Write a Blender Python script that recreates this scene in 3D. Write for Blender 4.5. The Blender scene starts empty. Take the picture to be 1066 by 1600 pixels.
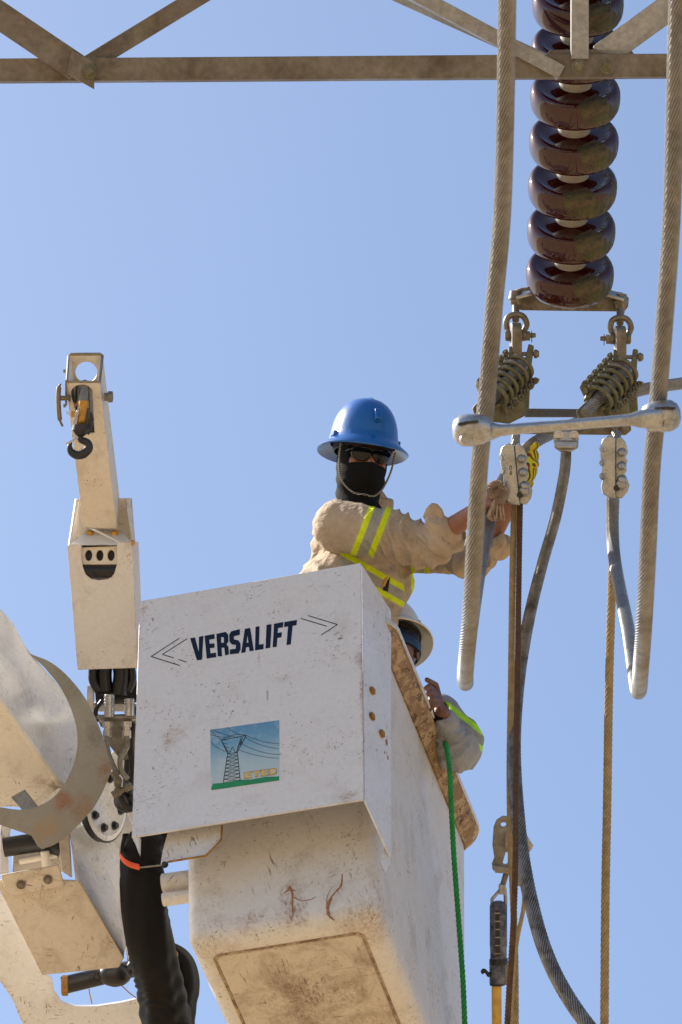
import bpy, bmesh, math, random
import numpy as np
from mathutils import Vector as V, Matrix
random.seed(7); np.random.seed(7)
scn = bpy.context.scene
COL = scn.collection
PI = math.pi
rad = math.radians

# ------------------------------------------------------------------ camera
F = 7000.0; PITCH = rad(36)
CAM = np.array([0, 0, 1.6])
RT = np.array([1.0, 0, 0]); UP = np.array([0, -math.sin(PITCH), math.cos(PITCH)]); FW = np.array([0, math.cos(PITCH), math.sin(PITCH)])
cd = bpy.data.cameras.new('camera'); cam = bpy.data.objects.new('camera', cd); COL.objects.link(cam)
cam.location = CAM; cam.rotation_euler = (rad(90) + PITCH, 0, 0)
cd.sensor_fit = 'VERTICAL'; cd.sensor_height = 36; cd.sensor_width = 24; cd.lens = F / 1600 * 36
cd.clip_start = .1; cd.clip_end = 5000
cd.dof.use_dof = True; cd.dof.focus_distance = 15.2; cd.dof.aperture_fstop = 13
scn.camera = cam

# ------------------------------------------------------------------ sky, sun, exposure
SUN_EL, SUN_AZ = rad(43), rad(-65)        # azimuth from +Y towards +X
w = bpy.data.worlds.new('World'); scn.world = w; w.use_nodes = True
nt = w.node_tree; nt.nodes.clear()
sky = nt.nodes.new('ShaderNodeTexSky'); sky.sky_type = 'NISHITA'; sky.sun_disc = False
sky.sun_elevation = SUN_EL; sky.sun_rotation = SUN_AZ
sky.air_density = 1.0; sky.dust_density = 2.1; sky.ozone_density = 2.5; sky.altitude = 50
bg = nt.nodes.new('ShaderNodeBackground'); bg.inputs[1].default_value = .093
ow = nt.nodes.new('ShaderNodeOutputWorld')
nt.links.new(sky.outputs[0], bg.inputs[0]); nt.links.new(bg.outputs[0], ow.inputs[0])
sd = bpy.data.lights.new('sun', 'SUN'); sd.energy = 4.6; sd.angle = rad(.5); sd.color = (1, .95, .87)
sun = bpy.data.objects.new('sun', sd); COL.objects.link(sun)
sdir = V((math.sin(SUN_AZ) * math.cos(SUN_EL), math.cos(SUN_AZ) * math.cos(SUN_EL), math.sin(SUN_EL)))
sun.rotation_euler = sdir.to_track_quat('Z', 'Y').to_euler()
scn.view_settings.view_transform = 'Standard'; scn.view_settings.look = 'None'
scn.view_settings.gamma = 1; scn.view_settings.exposure = 1.15
scn.view_settings.use_curve_mapping = False
scn.cycles.max_bounces = 8

# ------------------------------------------------------------------ small maths
def at(px, py, d): return CAM + d * (FW + RT * (px - 533) / F - UP * (py - 800) / F)
def ray(px, py): r = FW + RT * (px - 533) / F - UP * (py - 800) / F; return r
def on(px, py, p0, n):
    r = ray(px, py); n = np.array(n, float); return CAM + r * (((np.array(p0) - CAM) @ n) / (r @ n))
def nrm(a): a = np.array(a, float); return a / np.linalg.norm(a)
def frame(n, hint=(0, 0, 1)):
    n = nrm(n); h = np.array(hint, float)
    if abs(n @ nrm(h)) > .98: h = np.array([1.0, 0, 0])
    x = nrm(np.cross(h, n)); return x, np.cross(n, x), n
def spline(pts, n=8):
    p = np.array(pts, float); out = []
    q = np.vstack([2 * p[0] - p[1], p, 2 * p[-1] - p[-2]])
    for i in range(1, len(q) - 2):
        for k in range(n):
            t = k / n; a, b, c, d = q[i - 1], q[i], q[i + 1], q[i + 2]
            out.append(.5 * ((2 * b) + (c - a) * t + (2 * a - 5 * b + 4 * c - d) * t * t + (3 * b - a - 3 * c + d) * t ** 3))
    out.append(p[-1]); return np.array(out)
def resample(p, step):
    p = np.array(p); s = np.concatenate([[0], np.cumsum(np.linalg.norm(np.diff(p, axis=0), axis=1))])
    m = max(2, int(s[-1] / step) + 1); t = np.linspace(0, s[-1], m)
    return np.stack([np.interp(t, s, p[:, k]) for k in range(3)], 1), t
def hashn(x, s=0): return (math.sin(x * 12.9898 + s * 78.233) * 43758.5453) % 1

# ------------------------------------------------------------------ mesh builder
class MB:
    def __init__(s): s.v = []; s.f = []
    def add(s, vs, fs):
        o = len(s.v); s.v += [tuple(map(float, p)) for p in vs]; s.f += [tuple(i + o for i in f) for f in fs]; return s
    def box8(s, p):   # 0-3 front ring, 4-7 back ring
        return s.add(p, [(0, 1, 2, 3), (7, 6, 5, 4), (0, 4, 5, 1), (1, 5, 6, 2), (2, 6, 7, 3), (3, 7, 4, 0)])
    def obox(s, c, ax, ay, az, sx, sy, sz):
        c, ax, ay, az = map(np.array, (c, ax, ay, az)); ax = ax * sx / 2; ay = ay * sy / 2; az = az * sz / 2
        return s.box8([c - ax - ay - az, c + ax - ay - az, c + ax + ay - az, c - ax + ay - az,
                       c - ax - ay + az, c + ax - ay + az, c + ax + ay + az, c - ax + ay + az])
    def prism(s, poly, off):
        n = len(poly); off = np.array(off); a = [np.array(p) for p in poly]
        fs = [tuple(range(n)), tuple(range(2 * n - 1, n - 1, -1))] + [(i, i + n, (i + 1) % n + n, (i + 1) % n) for i in range(n)]
        return s.add(a + [p + off for p in a], fs)
    def loft(s, rings, cap=True, close=False):
        n = len(rings[0]); m = len(rings); vs = [p for r in rings for p in r]; fs = []
        for i in range(m if close else m - 1):
            for j in range(n):
                i2 = (i + 1) % m
                fs.append((i * n + j, i * n + (j + 1) % n, i2 * n + (j + 1) % n, i2 * n + j))
        if cap and not close: fs += [tuple(range(n - 1, -1, -1)), tuple((m - 1) * n + k for k in range(n))]
        return s.add(vs, fs)
    def tube(s, pts, r, n=16, cap=True, step=None, strands=0, amp=.07, pitch=.35, close=False, jitter=0):
        p = np.array(pts, float)
        if step:
            q, t = resample(p, step)
            if not np.isscalar(r):
                s0 = np.concatenate([[0], np.cumsum(np.linalg.norm(np.diff(p, axis=0), axis=1))]); r = np.interp(t, s0, r)
            p = q
        m = len(p); rr = np.full(m, r, float) if np.isscalar(r) else np.array(r, float)
        T = np.zeros_like(p)
        if close: T = np.roll(p, -1, 0) - np.roll(p, 1, 0)
        else: T[1:-1] = p[2:] - p[:-2]; T[0] = p[1] - p[0]; T[-1] = p[-1] - p[-2]
        T /= np.linalg.norm(T, axis=1)[:, None] + 1e-12
        x, y, _ = frame(T[0]); L = 0; rings = []
        if strands: n = strands * 4
        for i in range(m):
            x = nrm(x - T[i] * (x @ T[i])); y = np.cross(T[i], x)
            if i: L += np.linalg.norm(p[i] - p[i - 1])
            tw = 2 * PI * L / pitch if strands else 0
            th = np.arange(n) * 2 * PI / n
            if strands:
                k = (np.arange(n) % 4); fr = np.choose(k, [1.0, 1 - amp * .4, 1 - amp * 1.6, 1 - amp * .4])
            else: fr = np.ones(n)
            j = (1 + jitter * (hashn(i, 3) - .5)) if jitter else 1
            R = rr[i] * fr * j
            rings.append([p[i] + R[a] * (math.cos(th[a] + tw) * x + math.sin(th[a] + tw) * y) for a in range(n)])
        return s.loft(rings, cap, close)
    def lathe(s, o, axis, prof, n=32, sx=1, xh=(0, 0, 1), sy=1):
        x, y, z = frame(axis, xh); o = np.array(o)
        rings = [[o + z * h + r * (sx * math.cos(a) * x + sy * math.sin(a) * y) for a in np.arange(n) * 2 * PI / n] for r, h in prof]
        return s.loft(rings, True)
    def ball(s, c, r, n=16, sx=1, sy=1, sz=1, ax=None):
        x, y, z = ax if ax is not None else (RT, np.array([0, 1.0, 0]), np.array([0, 0, 1.0]))
        c = np.array(c); rings = []
        for i in range(1, n // 2):
            t = PI * i / (n // 2)
            rings.append([c + r * (sx * math.sin(t) * math.cos(a) * x + sy * math.sin(t) * math.sin(a) * y - sz * math.cos(t) * z) for a in np.arange(n) * 2 * PI / n])
        return s.loft(rings)
    def capsule(s, a, b, ra, rb, n=14):
        a = np.array(a); b = np.array(b); d = b - a; L = np.linalg.norm(d); 
        if L < 1e-6: return s.ball(a, ra, n)
        prof = [(ra * math.sin(t), -ra * math.cos(t)) for t in np.linspace(.25, PI / 2, 5)] + [(rb * math.sin(t), L + rb * math.cos(t)) for t in np.linspace(PI / 2, .25, 5)]
        return s.lathe(a, d, prof, n)
    def hexbolt(s, c, n, r, h):   # washer + hex head
        s.lathe(c, n, [(r * 1.45, 0), (r * 1.45, h * .22), (r * 1.3, h * .26)], 20)
        s.lathe(np.array(c) + nrm(n) * h * .27, n, [(r, 0), (r, h * .68), (r * .86, h * .76)], 6)
        return s

WM = {}
def mat_world(o): return WM.get(o.name, Matrix.Identity(4))
def thing(name, label, cat, loc, group=None, rot=None):
    o = bpy.data.objects.new(name, None); COL.objects.link(o); o.empty_display_size = .05
    M = Matrix.Translation(V([float(c) for c in loc]))
    if rot is not None: M = M @ rot
    o.matrix_world = M; WM[o.name] = M
    o['label'] = label; o['category'] = cat
    if group: o['group'] = group
    return o
def link_mesh(name, me, mat, parent, smooth=40, bevel=0, seg=2):
    if mat is not None:
        me.materials.clear()
        for m_ in (mat if isinstance(mat, (list, tuple)) else [mat]): me.materials.append(m_)
    o = bpy.data.objects.new(name, me); COL.objects.link(o)
    if parent is not None:
        o.parent = parent; WM[o.name] = mat_world(parent)
    if smooth:
        me.polygons.foreach_set('use_smooth', [True] * len(me.polygons)); me.set_sharp_from_angle(angle=rad(smooth))
    if bevel:
        b = o.modifiers.new('bevel', 'BEVEL'); b.width = bevel; b.segments = seg; b.limit_method = 'ANGLE'; b.angle_limit = rad(40); b.harden_normals = False
    return o
def mk(mb, name='m', M=None):
    me = bpy.data.meshes.new(name); me.from_pydata(mb.v, [], mb.f); me.update()
    bm = bmesh.new(); bm.from_mesh(me); bmesh.ops.recalc_face_normals(bm, faces=bm.faces); bm.to_mesh(me); bm.free()
    if M is not None: me.transform(M)
    return me
def part(name, mb, mat, parent, smooth=40, bevel=0, seg=2, label=None, kind=None):
    me = mk(mb, name, mat_world(parent).inverted() if parent is not None else None)
    o = link_mesh(name, me, mat, parent, smooth, bevel, seg)
    if label: o['label'] = label
    if kind: o['kind'] = kind
    return o
def baked(mb, mods, M=None):
    """apply modifiers -> new mesh (world coords)"""
    me = mk(mb, 'tmp'); o = bpy.data.objects.new('tmp', me); COL.objects.link(o)
    for t, kw in mods:
        m = o.modifiers.new('m', t)
        for k, v in kw.items(): setattr(m, k, v)
    dg = bpy.context.evaluated_depsgraph_get(); dg.update()
    r = bpy.data.meshes.new_from_object(o.evaluated_get(dg)); bpy.data.objects.remove(o); bpy.data.meshes.remove(me)
    return r
def flat(loops, o, ex, ey, thick, bev=0, res=1):
    """2D outline with holes -> solid plate mesh in world coordinates (o origin, ex/ey in-plane unit vectors)"""
    cu = bpy.data.curves.new('c', 'CURVE'); cu.dimensions = '2D'; cu.fill_mode = 'BOTH'; cu.extrude = thick / 2; cu.bevel_depth = bev
    for lp in loops:
        sp = cu.splines.new('POLY'); sp.points.add(len(lp) - 1); sp.use_cyclic_u = True
        for i, (a, b) in enumerate(lp): sp.points[i].co = (a, b, 0, 1)
    ob = bpy.data.objects.new('c', cu); COL.objects.link(ob)
    dg = bpy.context.evaluated_depsgraph_get(); dg.update()
    me = bpy.data.meshes.new_from_object(ob.evaluated_get(dg)); bpy.data.objects.remove(ob); bpy.data.curves.remove(cu)
    ex = nrm(ex); ey = nrm(np.array(ey) - ex * (np.array(ey) @ ex)); n = np.cross(ex, ey)
    M = Matrix(((ex[0], ey[0], n[0], o[0]), (ex[1], ey[1], n[1], o[1]), (ex[2], ey[2], n[2], o[2]), (0, 0, 0, 1)))
    me.transform(M)
    bm = bmesh.new(); bm.from_mesh(me); bmesh.ops.remove_doubles(bm, verts=bm.verts, dist=1e-5); bmesh.ops.recalc_face_normals(bm, faces=bm.faces); bm.to_mesh(me); bm.free()
    return me
def mpart(name, me, mat, parent, smooth=40, bevel=0, label=None):
    if parent is not None: me.transform(mat_world(parent).inverted())
    o = link_mesh(name, me, mat, parent, smooth, bevel)
    if label: o['label'] = label
    return o
def circ(cx, cy, r, n=24, ry=None, a0=0, a1=2 * PI):
    ry = ry or r; full = abs(a1 - a0 - 2 * PI) < 1e-6
    return [(cx + r * math.cos(a), cy + ry * math.sin(a)) for a in np.linspace(a0, a1, n, endpoint=not full)]
def plane2(pxs, p0, ex, ey):
    """pixels -> 2D coordinates on the plane (p0, ex, ey)"""
    ex = nrm(ex); ey = nrm(np.array(ey) - ex * (np.array(ey) @ ex)); n = np.cross(ex, ey); out = []
    for a, b in pxs:
        q = on(a, b, p0, n) - np.array(p0); out.append((q @ ex, q @ ey))
    return out

# ------------------------------------------------------------------ materials
class NT:
    def __init__(s, name):
        s.m = bpy.data.materials.new(name); s.m.use_nodes = True; s.t = s.m.node_tree; s.t.nodes.clear()
        s.o = s.n('ShaderNodeOutputMaterial'); s.b = s.n('ShaderNodeBsdfPrincipled'); s.l(s.b.outputs[0], s.o.inputs[0])
        s.co = s.n('ShaderNodeTexCoord').outputs['Object']
    def n(s, t, **k):
        x = s.t.nodes.new(t)
        for a, b in k.items(): setattr(x, a, b)
        return x
    def l(s, a, b): s.t.links.new(a, b)
    def map(s, scale=(1, 1, 1), rot=(0, 0, 0), src=None):
        x = s.n('ShaderNodeMapping'); x.inputs['Scale'].default_value = scale; x.inputs['Rotation'].default_value = rot
        s.l(src or s.co, x.inputs[0]); return x.outputs[0]
    def noise(s, sc, det=4, rough=.55, src=None, dist=0, w=None):
        x = s.n('ShaderNodeTexNoise'); x.inputs['Scale'].default_value = sc; x.inputs['Detail'].default_value = det
        x.inputs['Roughness'].default_value = rough; x.inputs['Distortion'].default_value = dist
        s.l(src or s.co, x.inputs['Vector']); return x.outputs['Fac']
    def ramp(s, fac, stops):
        x = s.n('ShaderNodeValToRGB'); e = x.color_ramp.elements
        while len(e) < len(stops): e.new(.5)
        for i, (p, c) in enumerate(stops):
            e[i].position = p; e[i].color = (c, c, c, 1) if not hasattr(c, '__len__') else (*c, 1)
        s.l(fac, x.inputs[0]); return x.outputs[0]
    def mix(s, fac, a, b, bt='MIX'):
        x = s.n('ShaderNodeMix', data_type='RGBA', blend_type=bt)
        for i, v in ((0, fac), (6, a), (7, b)):
            if hasattr(v, 'is_linked'): s.l(v, x.inputs[i])
            elif hasattr(v, '__len__'): x.inputs[i].default_value = (*v, 1)
            else: x.inputs[i].default_value = v
        return x.outputs[2]
    def math(s, op, a, b=0.5, c=None, clamp=False):
        x = s.n('ShaderNodeMath', operation=op, use_clamp=clamp)
        for i, v in enumerate((a, b, c)):
            if v is None: continue
            if hasattr(v, 'is_linked'): s.l(v, x.inputs[i])
            else: x.inputs[i].default_value = v
        return x.outputs[0]
    def set(s, **k):
        for a, v in k.items():
            i = s.b.inputs[a.replace('_', ' ')]
            if hasattr(v, 'is_linked'): s.l(v, i)
            elif hasattr(v, '__len__') and len(v) == 3: i.default_value = (*v, 1)
            else: i.default_value = v
        return s
    def bump(s, h, strength=.3, dist=.002):
        x = s.n('ShaderNodeBump'); x.inputs['Strength'].default_value = strength; x.inputs['Distance'].default_value = dist
        s.l(h, x.inputs['Height']); s.l(x.outputs[0], s.b.inputs['Normal']); return s

def paint(name, base=(.68, .66, .63), scr=1.0, dirt=.3, rust=.3, rough=.45, dirtcol=(.22, .15, .09), seed=0, edge=1.0, cream=(.62, .55, .45), stains=(), brkmin=.15, stop=.8):
    s = NT(name)
    co = s.map((1, 1, 1), (seed, seed * 2, seed * 3))
    big = s.ramp(s.noise(3.5, 5, .6, co), [(.35, 0), (.75, 1)])
    c = s.mix(s.math('MULTIPLY', big, .35), base, cream)
    fine = s.ramp(s.noise(70, 3, .7, co), [(.3, .93), (.7, 1.03)])
    c = s.mix(1.0, c, fine, 'MULTIPLY')
    # short scratches in two directions
    tot = None
    for k, (rot, sc) in enumerate((((.2, .9, .5), (110, 110, 9)), ((1.1, .2, 1.4), (90, 9, 100)), ((.5, .6, 2.2), (7, 120, 120)))):
        v = s.ramp(s.noise(1.0, 3, .6, s.map(sc, rot, co), dist=.4), [(.615 + .006 * k, 0), (.68, 1)])
        m_ = s.ramp(s.noise(5 + 2 * k, 3, .6, co), [(.52 - .07 * (scr - 1), 0), (.66 - .07 * (scr - 1), 1)])
        v = s.math('MULTIPLY', v, m_)
        tot = v if tot is None else s.math('MAXIMUM', tot, v)
    c = s.mix(s.math('MULTIPLY', tot, min(.85, .7 * scr), clamp=True), c, (.16, .12, .09))
    # specks
    sp = s.ramp(s.noise(110, 2, .5, co), [(.67, 0), (.71, 1)])
    spm = s.ramp(s.noise(7, 3, .6, co), [(.52, 0), (.64, 1)])
    c = s.mix(s.math('MULTIPLY', s.math('MULTIPLY', sp, spm), .75 * scr, clamp=True), c, (.1, .07, .05))
    d = s.ramp(s.noise(6, 8, .72, co, dist=.5), [(.56 - .1 * dirt, 0), (.78, 1)])
    c = s.mix(s.math('MULTIPLY', d, min(1, dirt * 1.3), clamp=True), c, dirtcol)
    r = s.ramp(s.noise(11, 7, .75, s.map((1, 1, .6), (0, .3, seed), co), dist=.8), [(.73 - .04 * rust, 0), (.79, 1)])
    c = s.mix(s.math('MULTIPLY', r, min(1, rust), clamp=True), c, (.22, .08, .025))
    for (sx, sy, sz), rd, (kx, ky, kz), scol in stains:
        mp = s.n('ShaderNodeVectorMath', operation='SUBTRACT'); s.l(s.co, mp.inputs[0]); mp.inputs[1].default_value = (sx, sy, sz)
        ml = s.n('ShaderNodeVectorMath', operation='MULTIPLY'); s.l(mp.outputs[0], ml.inputs[0]); ml.inputs[1].default_value = (kx, ky, kz)
        ln = s.n('ShaderNodeVectorMath', operation='LENGTH'); s.l(ml.outputs[0], ln.inputs[0])
        dd = s.math('ADD', s.math('DIVIDE', ln.outputs['Value'], rd), s.math('MULTIPLY', s.math('SUBTRACT', s.noise(26, 7, .8, co, dist=.6), .5), 2.6))
        brk = s.ramp(s.noise(1.0, 5, .75, s.map((120, 120, 45), (.3, .5, .2), co), dist=.8), [(.44, brkmin), (.60, 1)])
        c = s.mix(s.math('MULTIPLY', s.math('MULTIPLY', s.ramp(dd, [(.3, 1), (1.0, 0)]), brk), stop), c, scol)
    if edge:
        bv = s.n('ShaderNodeBevel', samples=4); bv.inputs[0].default_value = .006
        g = s.n('ShaderNodeNewGeometry'); dt = s.n('ShaderNodeVectorMath', operation='DOT_PRODUCT')
        s.l(bv.outputs[0], dt.inputs[0]); s.l(g.outputs['Normal'], dt.inputs[1])
        e = s.ramp(dt.outputs['Value'], [(.80, 1), (.985, 0)])
        en = s.ramp(s.noise(28, 4, .7, co), [(.42, 0), (.56, 1)])
        c = s.mix(s.math('MULTIPLY', s.math('MULTIPLY', e, en), .75 * edge), c, (.25, .13, .05))
    s.set(Base_Color=c, Roughness=s.ramp(s.noise(12, 4, .6, co), [(.3, rough - .08), (.7, rough + .15)]), Specular_IOR_Level=.4)
    s.bump(s.noise(55, 4, .6, co), .12, .002)
    return s.m

def metal(name, base, rough=.5, metallic=.5, stain=(.12, .08, .045), amt=.4, scale=14, moss=0, bump=.25, seed=0):
    s = NT(name); co = s.map((1, 1, 1), (seed, seed, seed * .5))
    n1 = s.ramp(s.noise(scale, 7, .7, co, dist=.4), [(.42, 0), (.68, 1)])
    c = s.mix(s.math('MULTIPLY', n1, amt), base, stain)
    n2 = s.ramp(s.noise(scale * 9, 3, .6, co), [(.3, .8), (.7, 1.15)])
    c = s.mix(1.0, c, n2, 'MULTIPLY')
    if moss:
        n3 = s.ramp(s.noise(scale * 1.7, 6, .75, co), [(.52 - .08 * moss, 0), (.62, 1)])
        c = s.mix(s.math('MULTIPLY', n3, min(1, moss)), c, (.11, .115, .035))
        c = s.mix(s.math('MULTIPLY', s.ramp(s.noise(scale * 4, 4, .7, co), [(.55, 0), (.65, 1)]), .6 * moss), c, (.05, .045, .025))
    s.set(Base_Color=c, Metallic=metallic, Roughness=s.ramp(n1, [(0, rough - .08), (1, min(1, rough + .2))]))
    s.bump(s.noise(scale * 12, 5, .65, co), bump, .0015)
    return s.m

def plain(name, col, rough=.6, metallic=0, var=.15, scale=30, bump=0, bs=60, sheen=0, spec=.5):
    s = NT(name)
    f = s.ramp(s.noise(scale, 5, .6), [(.3, 1 - var), (.7, 1 + var)])
    s.set(Base_Color=s.mix(1.0, col, f, 'MULTIPLY'), Roughness=rough, Metallic=metallic, Specular_IOR_Level=spec)
    if sheen: s.set(Sheen_Weight=sheen)
    if bump: s.bump(s.noise(bs, 5, .6), bump, .003)
    return s.m

M = {}

M['side'] = paint('sky_tinted_side_paint', (.64, .67, .73), 1.4, .15, .12, .26, seed=2)  # white paint; the blue of the reflected sky is mixed into its base
M['tub'] = paint('fibreglass', (.61, .59, .56), 1.8, .40, .35, .42, seed=3, edge=.3, stains=(((.03, -.57, .17), .07, (1.2, 1, .5), (.20, .08, .03)), ((-.12, -.57, .14), .05, (1, 1, .6), (.22, .08, .03)), ((-.10, -.57, .185), .035, (.5, 1, 1), (.25, .10, .04)), ((.28, -.5, .10), .14, (1, 1, 1), (.30, .20, .12)), ((-.25, -.5, .06), .12, (1, 1, 1), (.36, .27, .18))))
M['bottom'] = paint('muddy_bottom', (.54, .47, .38), 2.2, .95, .9, .55, seed=11, edge=0, dirtcol=(.17, .10, .055), stains=(((.0, -.2, 0), .22, (1, 1, 1), (.14, .085, .045)), ((-.16, -.35, 0), .05, (1, 1, 1), (.22, .08, .025)), ((.2, .1, 0), .25, (1, 1, 1), (.20, .13, .07))))
s = NT('caked_rim_mud')
c = s.mix(s.ramp(s.noise(16, 7, .75, dist=.6), [(.42, 0), (.52, 1)]), (.42, .30, .18), (.22, .135, .07))
c = s.mix(s.ramp(s.noise(30, 7, .8, dist=.4), [(.55, 0), (.60, 1)]), c, (.06, .038, .02))
c = s.mix(s.ramp(s.noise(55, 5, .8), [(.60, 0), (.64, 1)]), c, (.55, .45, .33))
s.set(Base_Color=c, Roughness=.85); s.bump(s.noise(40, 7, .7), .3, .004); M['rimmud'] = s.m
s = NT('muddy_crease')
s.set(Base_Color=s.mix(s.ramp(s.noise(30, 6, .8, dist=.5), [(.40, 0), (.60, 1)]), (.40, .31, .22), (.15, .085, .045)), Roughness=.9); M['mud'] = s.m
M['tubside'] = M['side']

M['knuckle'] = paint('knuckle_paint', (.66, .60, .51), 1.8, .62, .9, .42, seed=15, cream=(.58, .46, .32))  # warm light off the ground is worked into this white's base tone
M['jib'] = paint('jib_paint', (.71, .65, .56), 1.1, .38, .6, .45, seed=5, cream=(.62, .5, .36))  # white arm paint with ground bounce tinted into the base colour
M['rim'] = paint('muddy_rim', (.42, .29, .17), 1.3, 1.25, .9, .8, dirtcol=(.10, .055, .025), seed=6, edge=.4, cream=(.4, .26, .14))
M['alu'] = metal('weathered_aluminium', (.42, .42, .41), .36, .85, (.20, .185, .16), .6, 16)
M['cable'] = metal('stranded_aluminium', (.27, .258, .24), .45, .72, (.16, .145, .125), .6, 6, bump=.05)
M['cabledark'] = metal('sooty_stranded_cable', (.30, .29, .28), .5, .65, (.04, .037, .034), .8, 16, bump=.15)
M['truss'] = metal('galvanised_angle', (.19, .165, .135), .6, .35, (.10, .065, .04), .75, 5, moss=.25, bump=.35)
M['trusslight'] = metal('galvanised_brace', (.33, .33, .32), .5, .45, (.16, .13, .10), .55, 6, moss=.1, bump=.3)
M['yoke'] = metal('galvanised_fitting', (.21, .185, .15), .5, .5, (.12, .08, .05), .6, 18, moss=.4)
M['mossy'] = metal('mossy_fitting', (.17, .155, .11), .6, .4, (.10, .075, .05), .6, 22, moss=.9)
M['galv'] = metal('dull_galvanised_steel', (.27, .26, .23), .5, .5, (.14, .10, .06), .55, 9, moss=.1)
M['steel'] = metal('bright_fitting_steel', (.5, .5, .49), .3, .85, (.25, .2, .15), .3, 18)
M['dark'] = plain('dark_steel', (.035, .035, .038), .45, .5, .3, 20, .2)
M['black'] = plain('black_rubber', (.007, .007, .008), .4, 0, .3, 20, .15)
M['brass'] = plain('brass_bolt', (.45, .24, .05), .45, .6, .25, 60, .2)
M['rustbolt'] = plain('rusty_bolt', (.30, .15, .03), .7, .2, .35, 80, .3)
M['orange'] = plain('orange_tape', (.75, .10, .03), .5)
M['yellow'] = metal('worn_yellow_fibreglass', (.62, .36, .05), .4, 0, (.25, .14, .03), .6, 30)
M['navy'] = metal('chipped_navy_enamel', (.02, .028, .055), .35, .1, (.25, .25, .27), .75, 30)
M['green'] = plain('green_rope', (.01, .28, .05), .6, 0, .25, 60)
M['ink'] = plain('navy_print', (.003, .009, .03), .5, 0, .3, 60, spec=.2)
M['blackink'] = plain('black_print', (.01, .01, .012), .5)
M['rope'] = plain('tan_rope', (.34, .25, .12), .85, 0, .25, 40, .3)
M['brownrope'] = plain('brown_weathered_strap', (.10, .055, .03), .85, 0, .35, 50, .4)
M['rag'] = plain('frayed_fibre', (.30, .22, .16), .95, 0, .35, 60, .5)
M['glass'] = plain('dark_lens', (.004, .004, .005), .12, 0, .05, spec=.35)
M['skin'] = plain('brown_skin', (.24, .105, .06), .5, 0, .12, 40, .1, 120)
M['skin2'] = plain('dark_brown_skin', (.13, .055, .035), .45, 0, .15, 40, .1, 120)
M['cloth'] = plain('black_knit', (.004, .004, .0045), .9, 0, .25, 120, .4, 300, spec=.2)
M['sleeve'] = plain('black_hose_sleeve', (.005, .0045, .0045), .6, 0, .4, 8, 1.0, 22, spec=.22)
M['webbing'] = plain('grey_webbing', (.30, .27, .23), .8, 0, .5, 160)
M['trouser'] = plain('khaki_trousers', (.16, .13, .09), .9, 0, .15, 30, .3)

s = NT('brown_glazed_porcelain')
n1 = s.ramp(s.noise(5, 7, .75, dist=.5), [(.40, 0), (.54, 1)])
g = s.n('ShaderNodeAttribute', attribute_name='lichen'); 
mk_ = s.math('MULTIPLY', s.math('ADD', g.outputs['Fac'], s.math('SUBTRACT', n1, .5)), 1.0)
msk = s.ramp(mk_, [(.56, 0), (.66, 1)])
mc = s.mix(s.ramp(s.noise(32, 5, .7), [(.4, 0), (.6, 1)]), (.055, .055, .012), (.022, .014, .008))
mc = s.mix(s.ramp(s.noise(14, 4, .7), [(.5, 0), (.65, 1)]), mc, (.10, .065, .03))
s.set(Base_Color=s.mix(msk, (.034, .005, .004), mc), Roughness=s.mix(msk, (.05,) * 3, (.75,) * 3), Specular_IOR_Level=.55)
s.bump(s.math('ADD', s.math('MULTIPLY', s.noise(60, 4), msk), s.math('MULTIPLY', s.noise(9, 2), .15)), .25, .003)
M['porcelain'] = s.m
M['cement'] = metal('insulator_cap', (.42, .40, .36), .6, .3, (.2, .16, .1), .5, 25, moss=.2)

def helmet_mat(name, col):
    s = NT(name); s.set(Base_Color=s.mix(s.ramp(s.noise(40, 5, .7), [(.55, 0), (.75, .35)]), col, tuple(c * .6 + .05 for c in col)), Roughness=.28, Coat_Weight=.3, Coat_Roughness=.2)
    s.bump(s.math('ADD', s.noise(45, 3), s.math('MULTIPLY', s.noise(140, 3), .4)), .3, .002); return s.m
M['bluehat'] = helmet_mat('blue_helmet_shell', (.002, .095, .36))
M['whitehat'] = helmet_mat('white_helmet_shell', (.60, .55, .46))

def banded(name, base, y=(.62, .72, .01), g=(.33, .31, .25), dirty=.25, extra=None):
    s = NT(name)
    wv = s.noise(18, 6, .6)
    c = s.mix(s.math('MULTIPLY', s.ramp(s.noise(5, 5, .65), [(.45, 0), (.75, 1)]), dirty), base, tuple(c * .5 for c in base))
    a = s.n('ShaderNodeAttribute', attribute_name='band').outputs['Fac']
    ab = s.math('ABSOLUTE', a)
    c = s.mix(s.ramp(ab, [(.0295, 1), (.0315, 0)]), c, y)
    c = s.mix(s.ramp(ab, [(.0125, 1), (.0145, 0)]), c, g)
    c = s.mix(1.0, c, s.ramp(s.noise(34, 5, .7), [(.3, .86), (.7, 1.08)]), 'MULTIPLY')
    s.set(Base_Color=c, Roughness=.9, Specular_IOR_Level=.25)
    rg_ = s.math('ABSOLUTE', s.math('SUBTRACT', s.noise(7, 4, .5, dist=1.2), .5)); rg2 = s.math('ABSOLUTE', s.math('SUBTRACT', s.noise(15, 3, .5, s.map((1, .6, 1.4), (.4, .2, .9)), dist=.8), .5))
    s.bump(s.math('ADD', s.math('ADD', s.math('MULTIPLY', rg_, -2.2), s.math('MULTIPLY', rg2, -1.0)), s.math('ADD', s.math('MULTIPLY', wv, .35), s.math('MULTIPLY', s.noise(260, 2), .04))), .75, .014); return s.m
M['shirt'] = banded('khaki_drill_shirt', (.43, .335, .235))
M['greyshirt'] = banded('grey_drill_shirt', (.30, .31, .33), y=(.42, .78, .03), g=(.28, .28, .27), dirty=.5)

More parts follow.
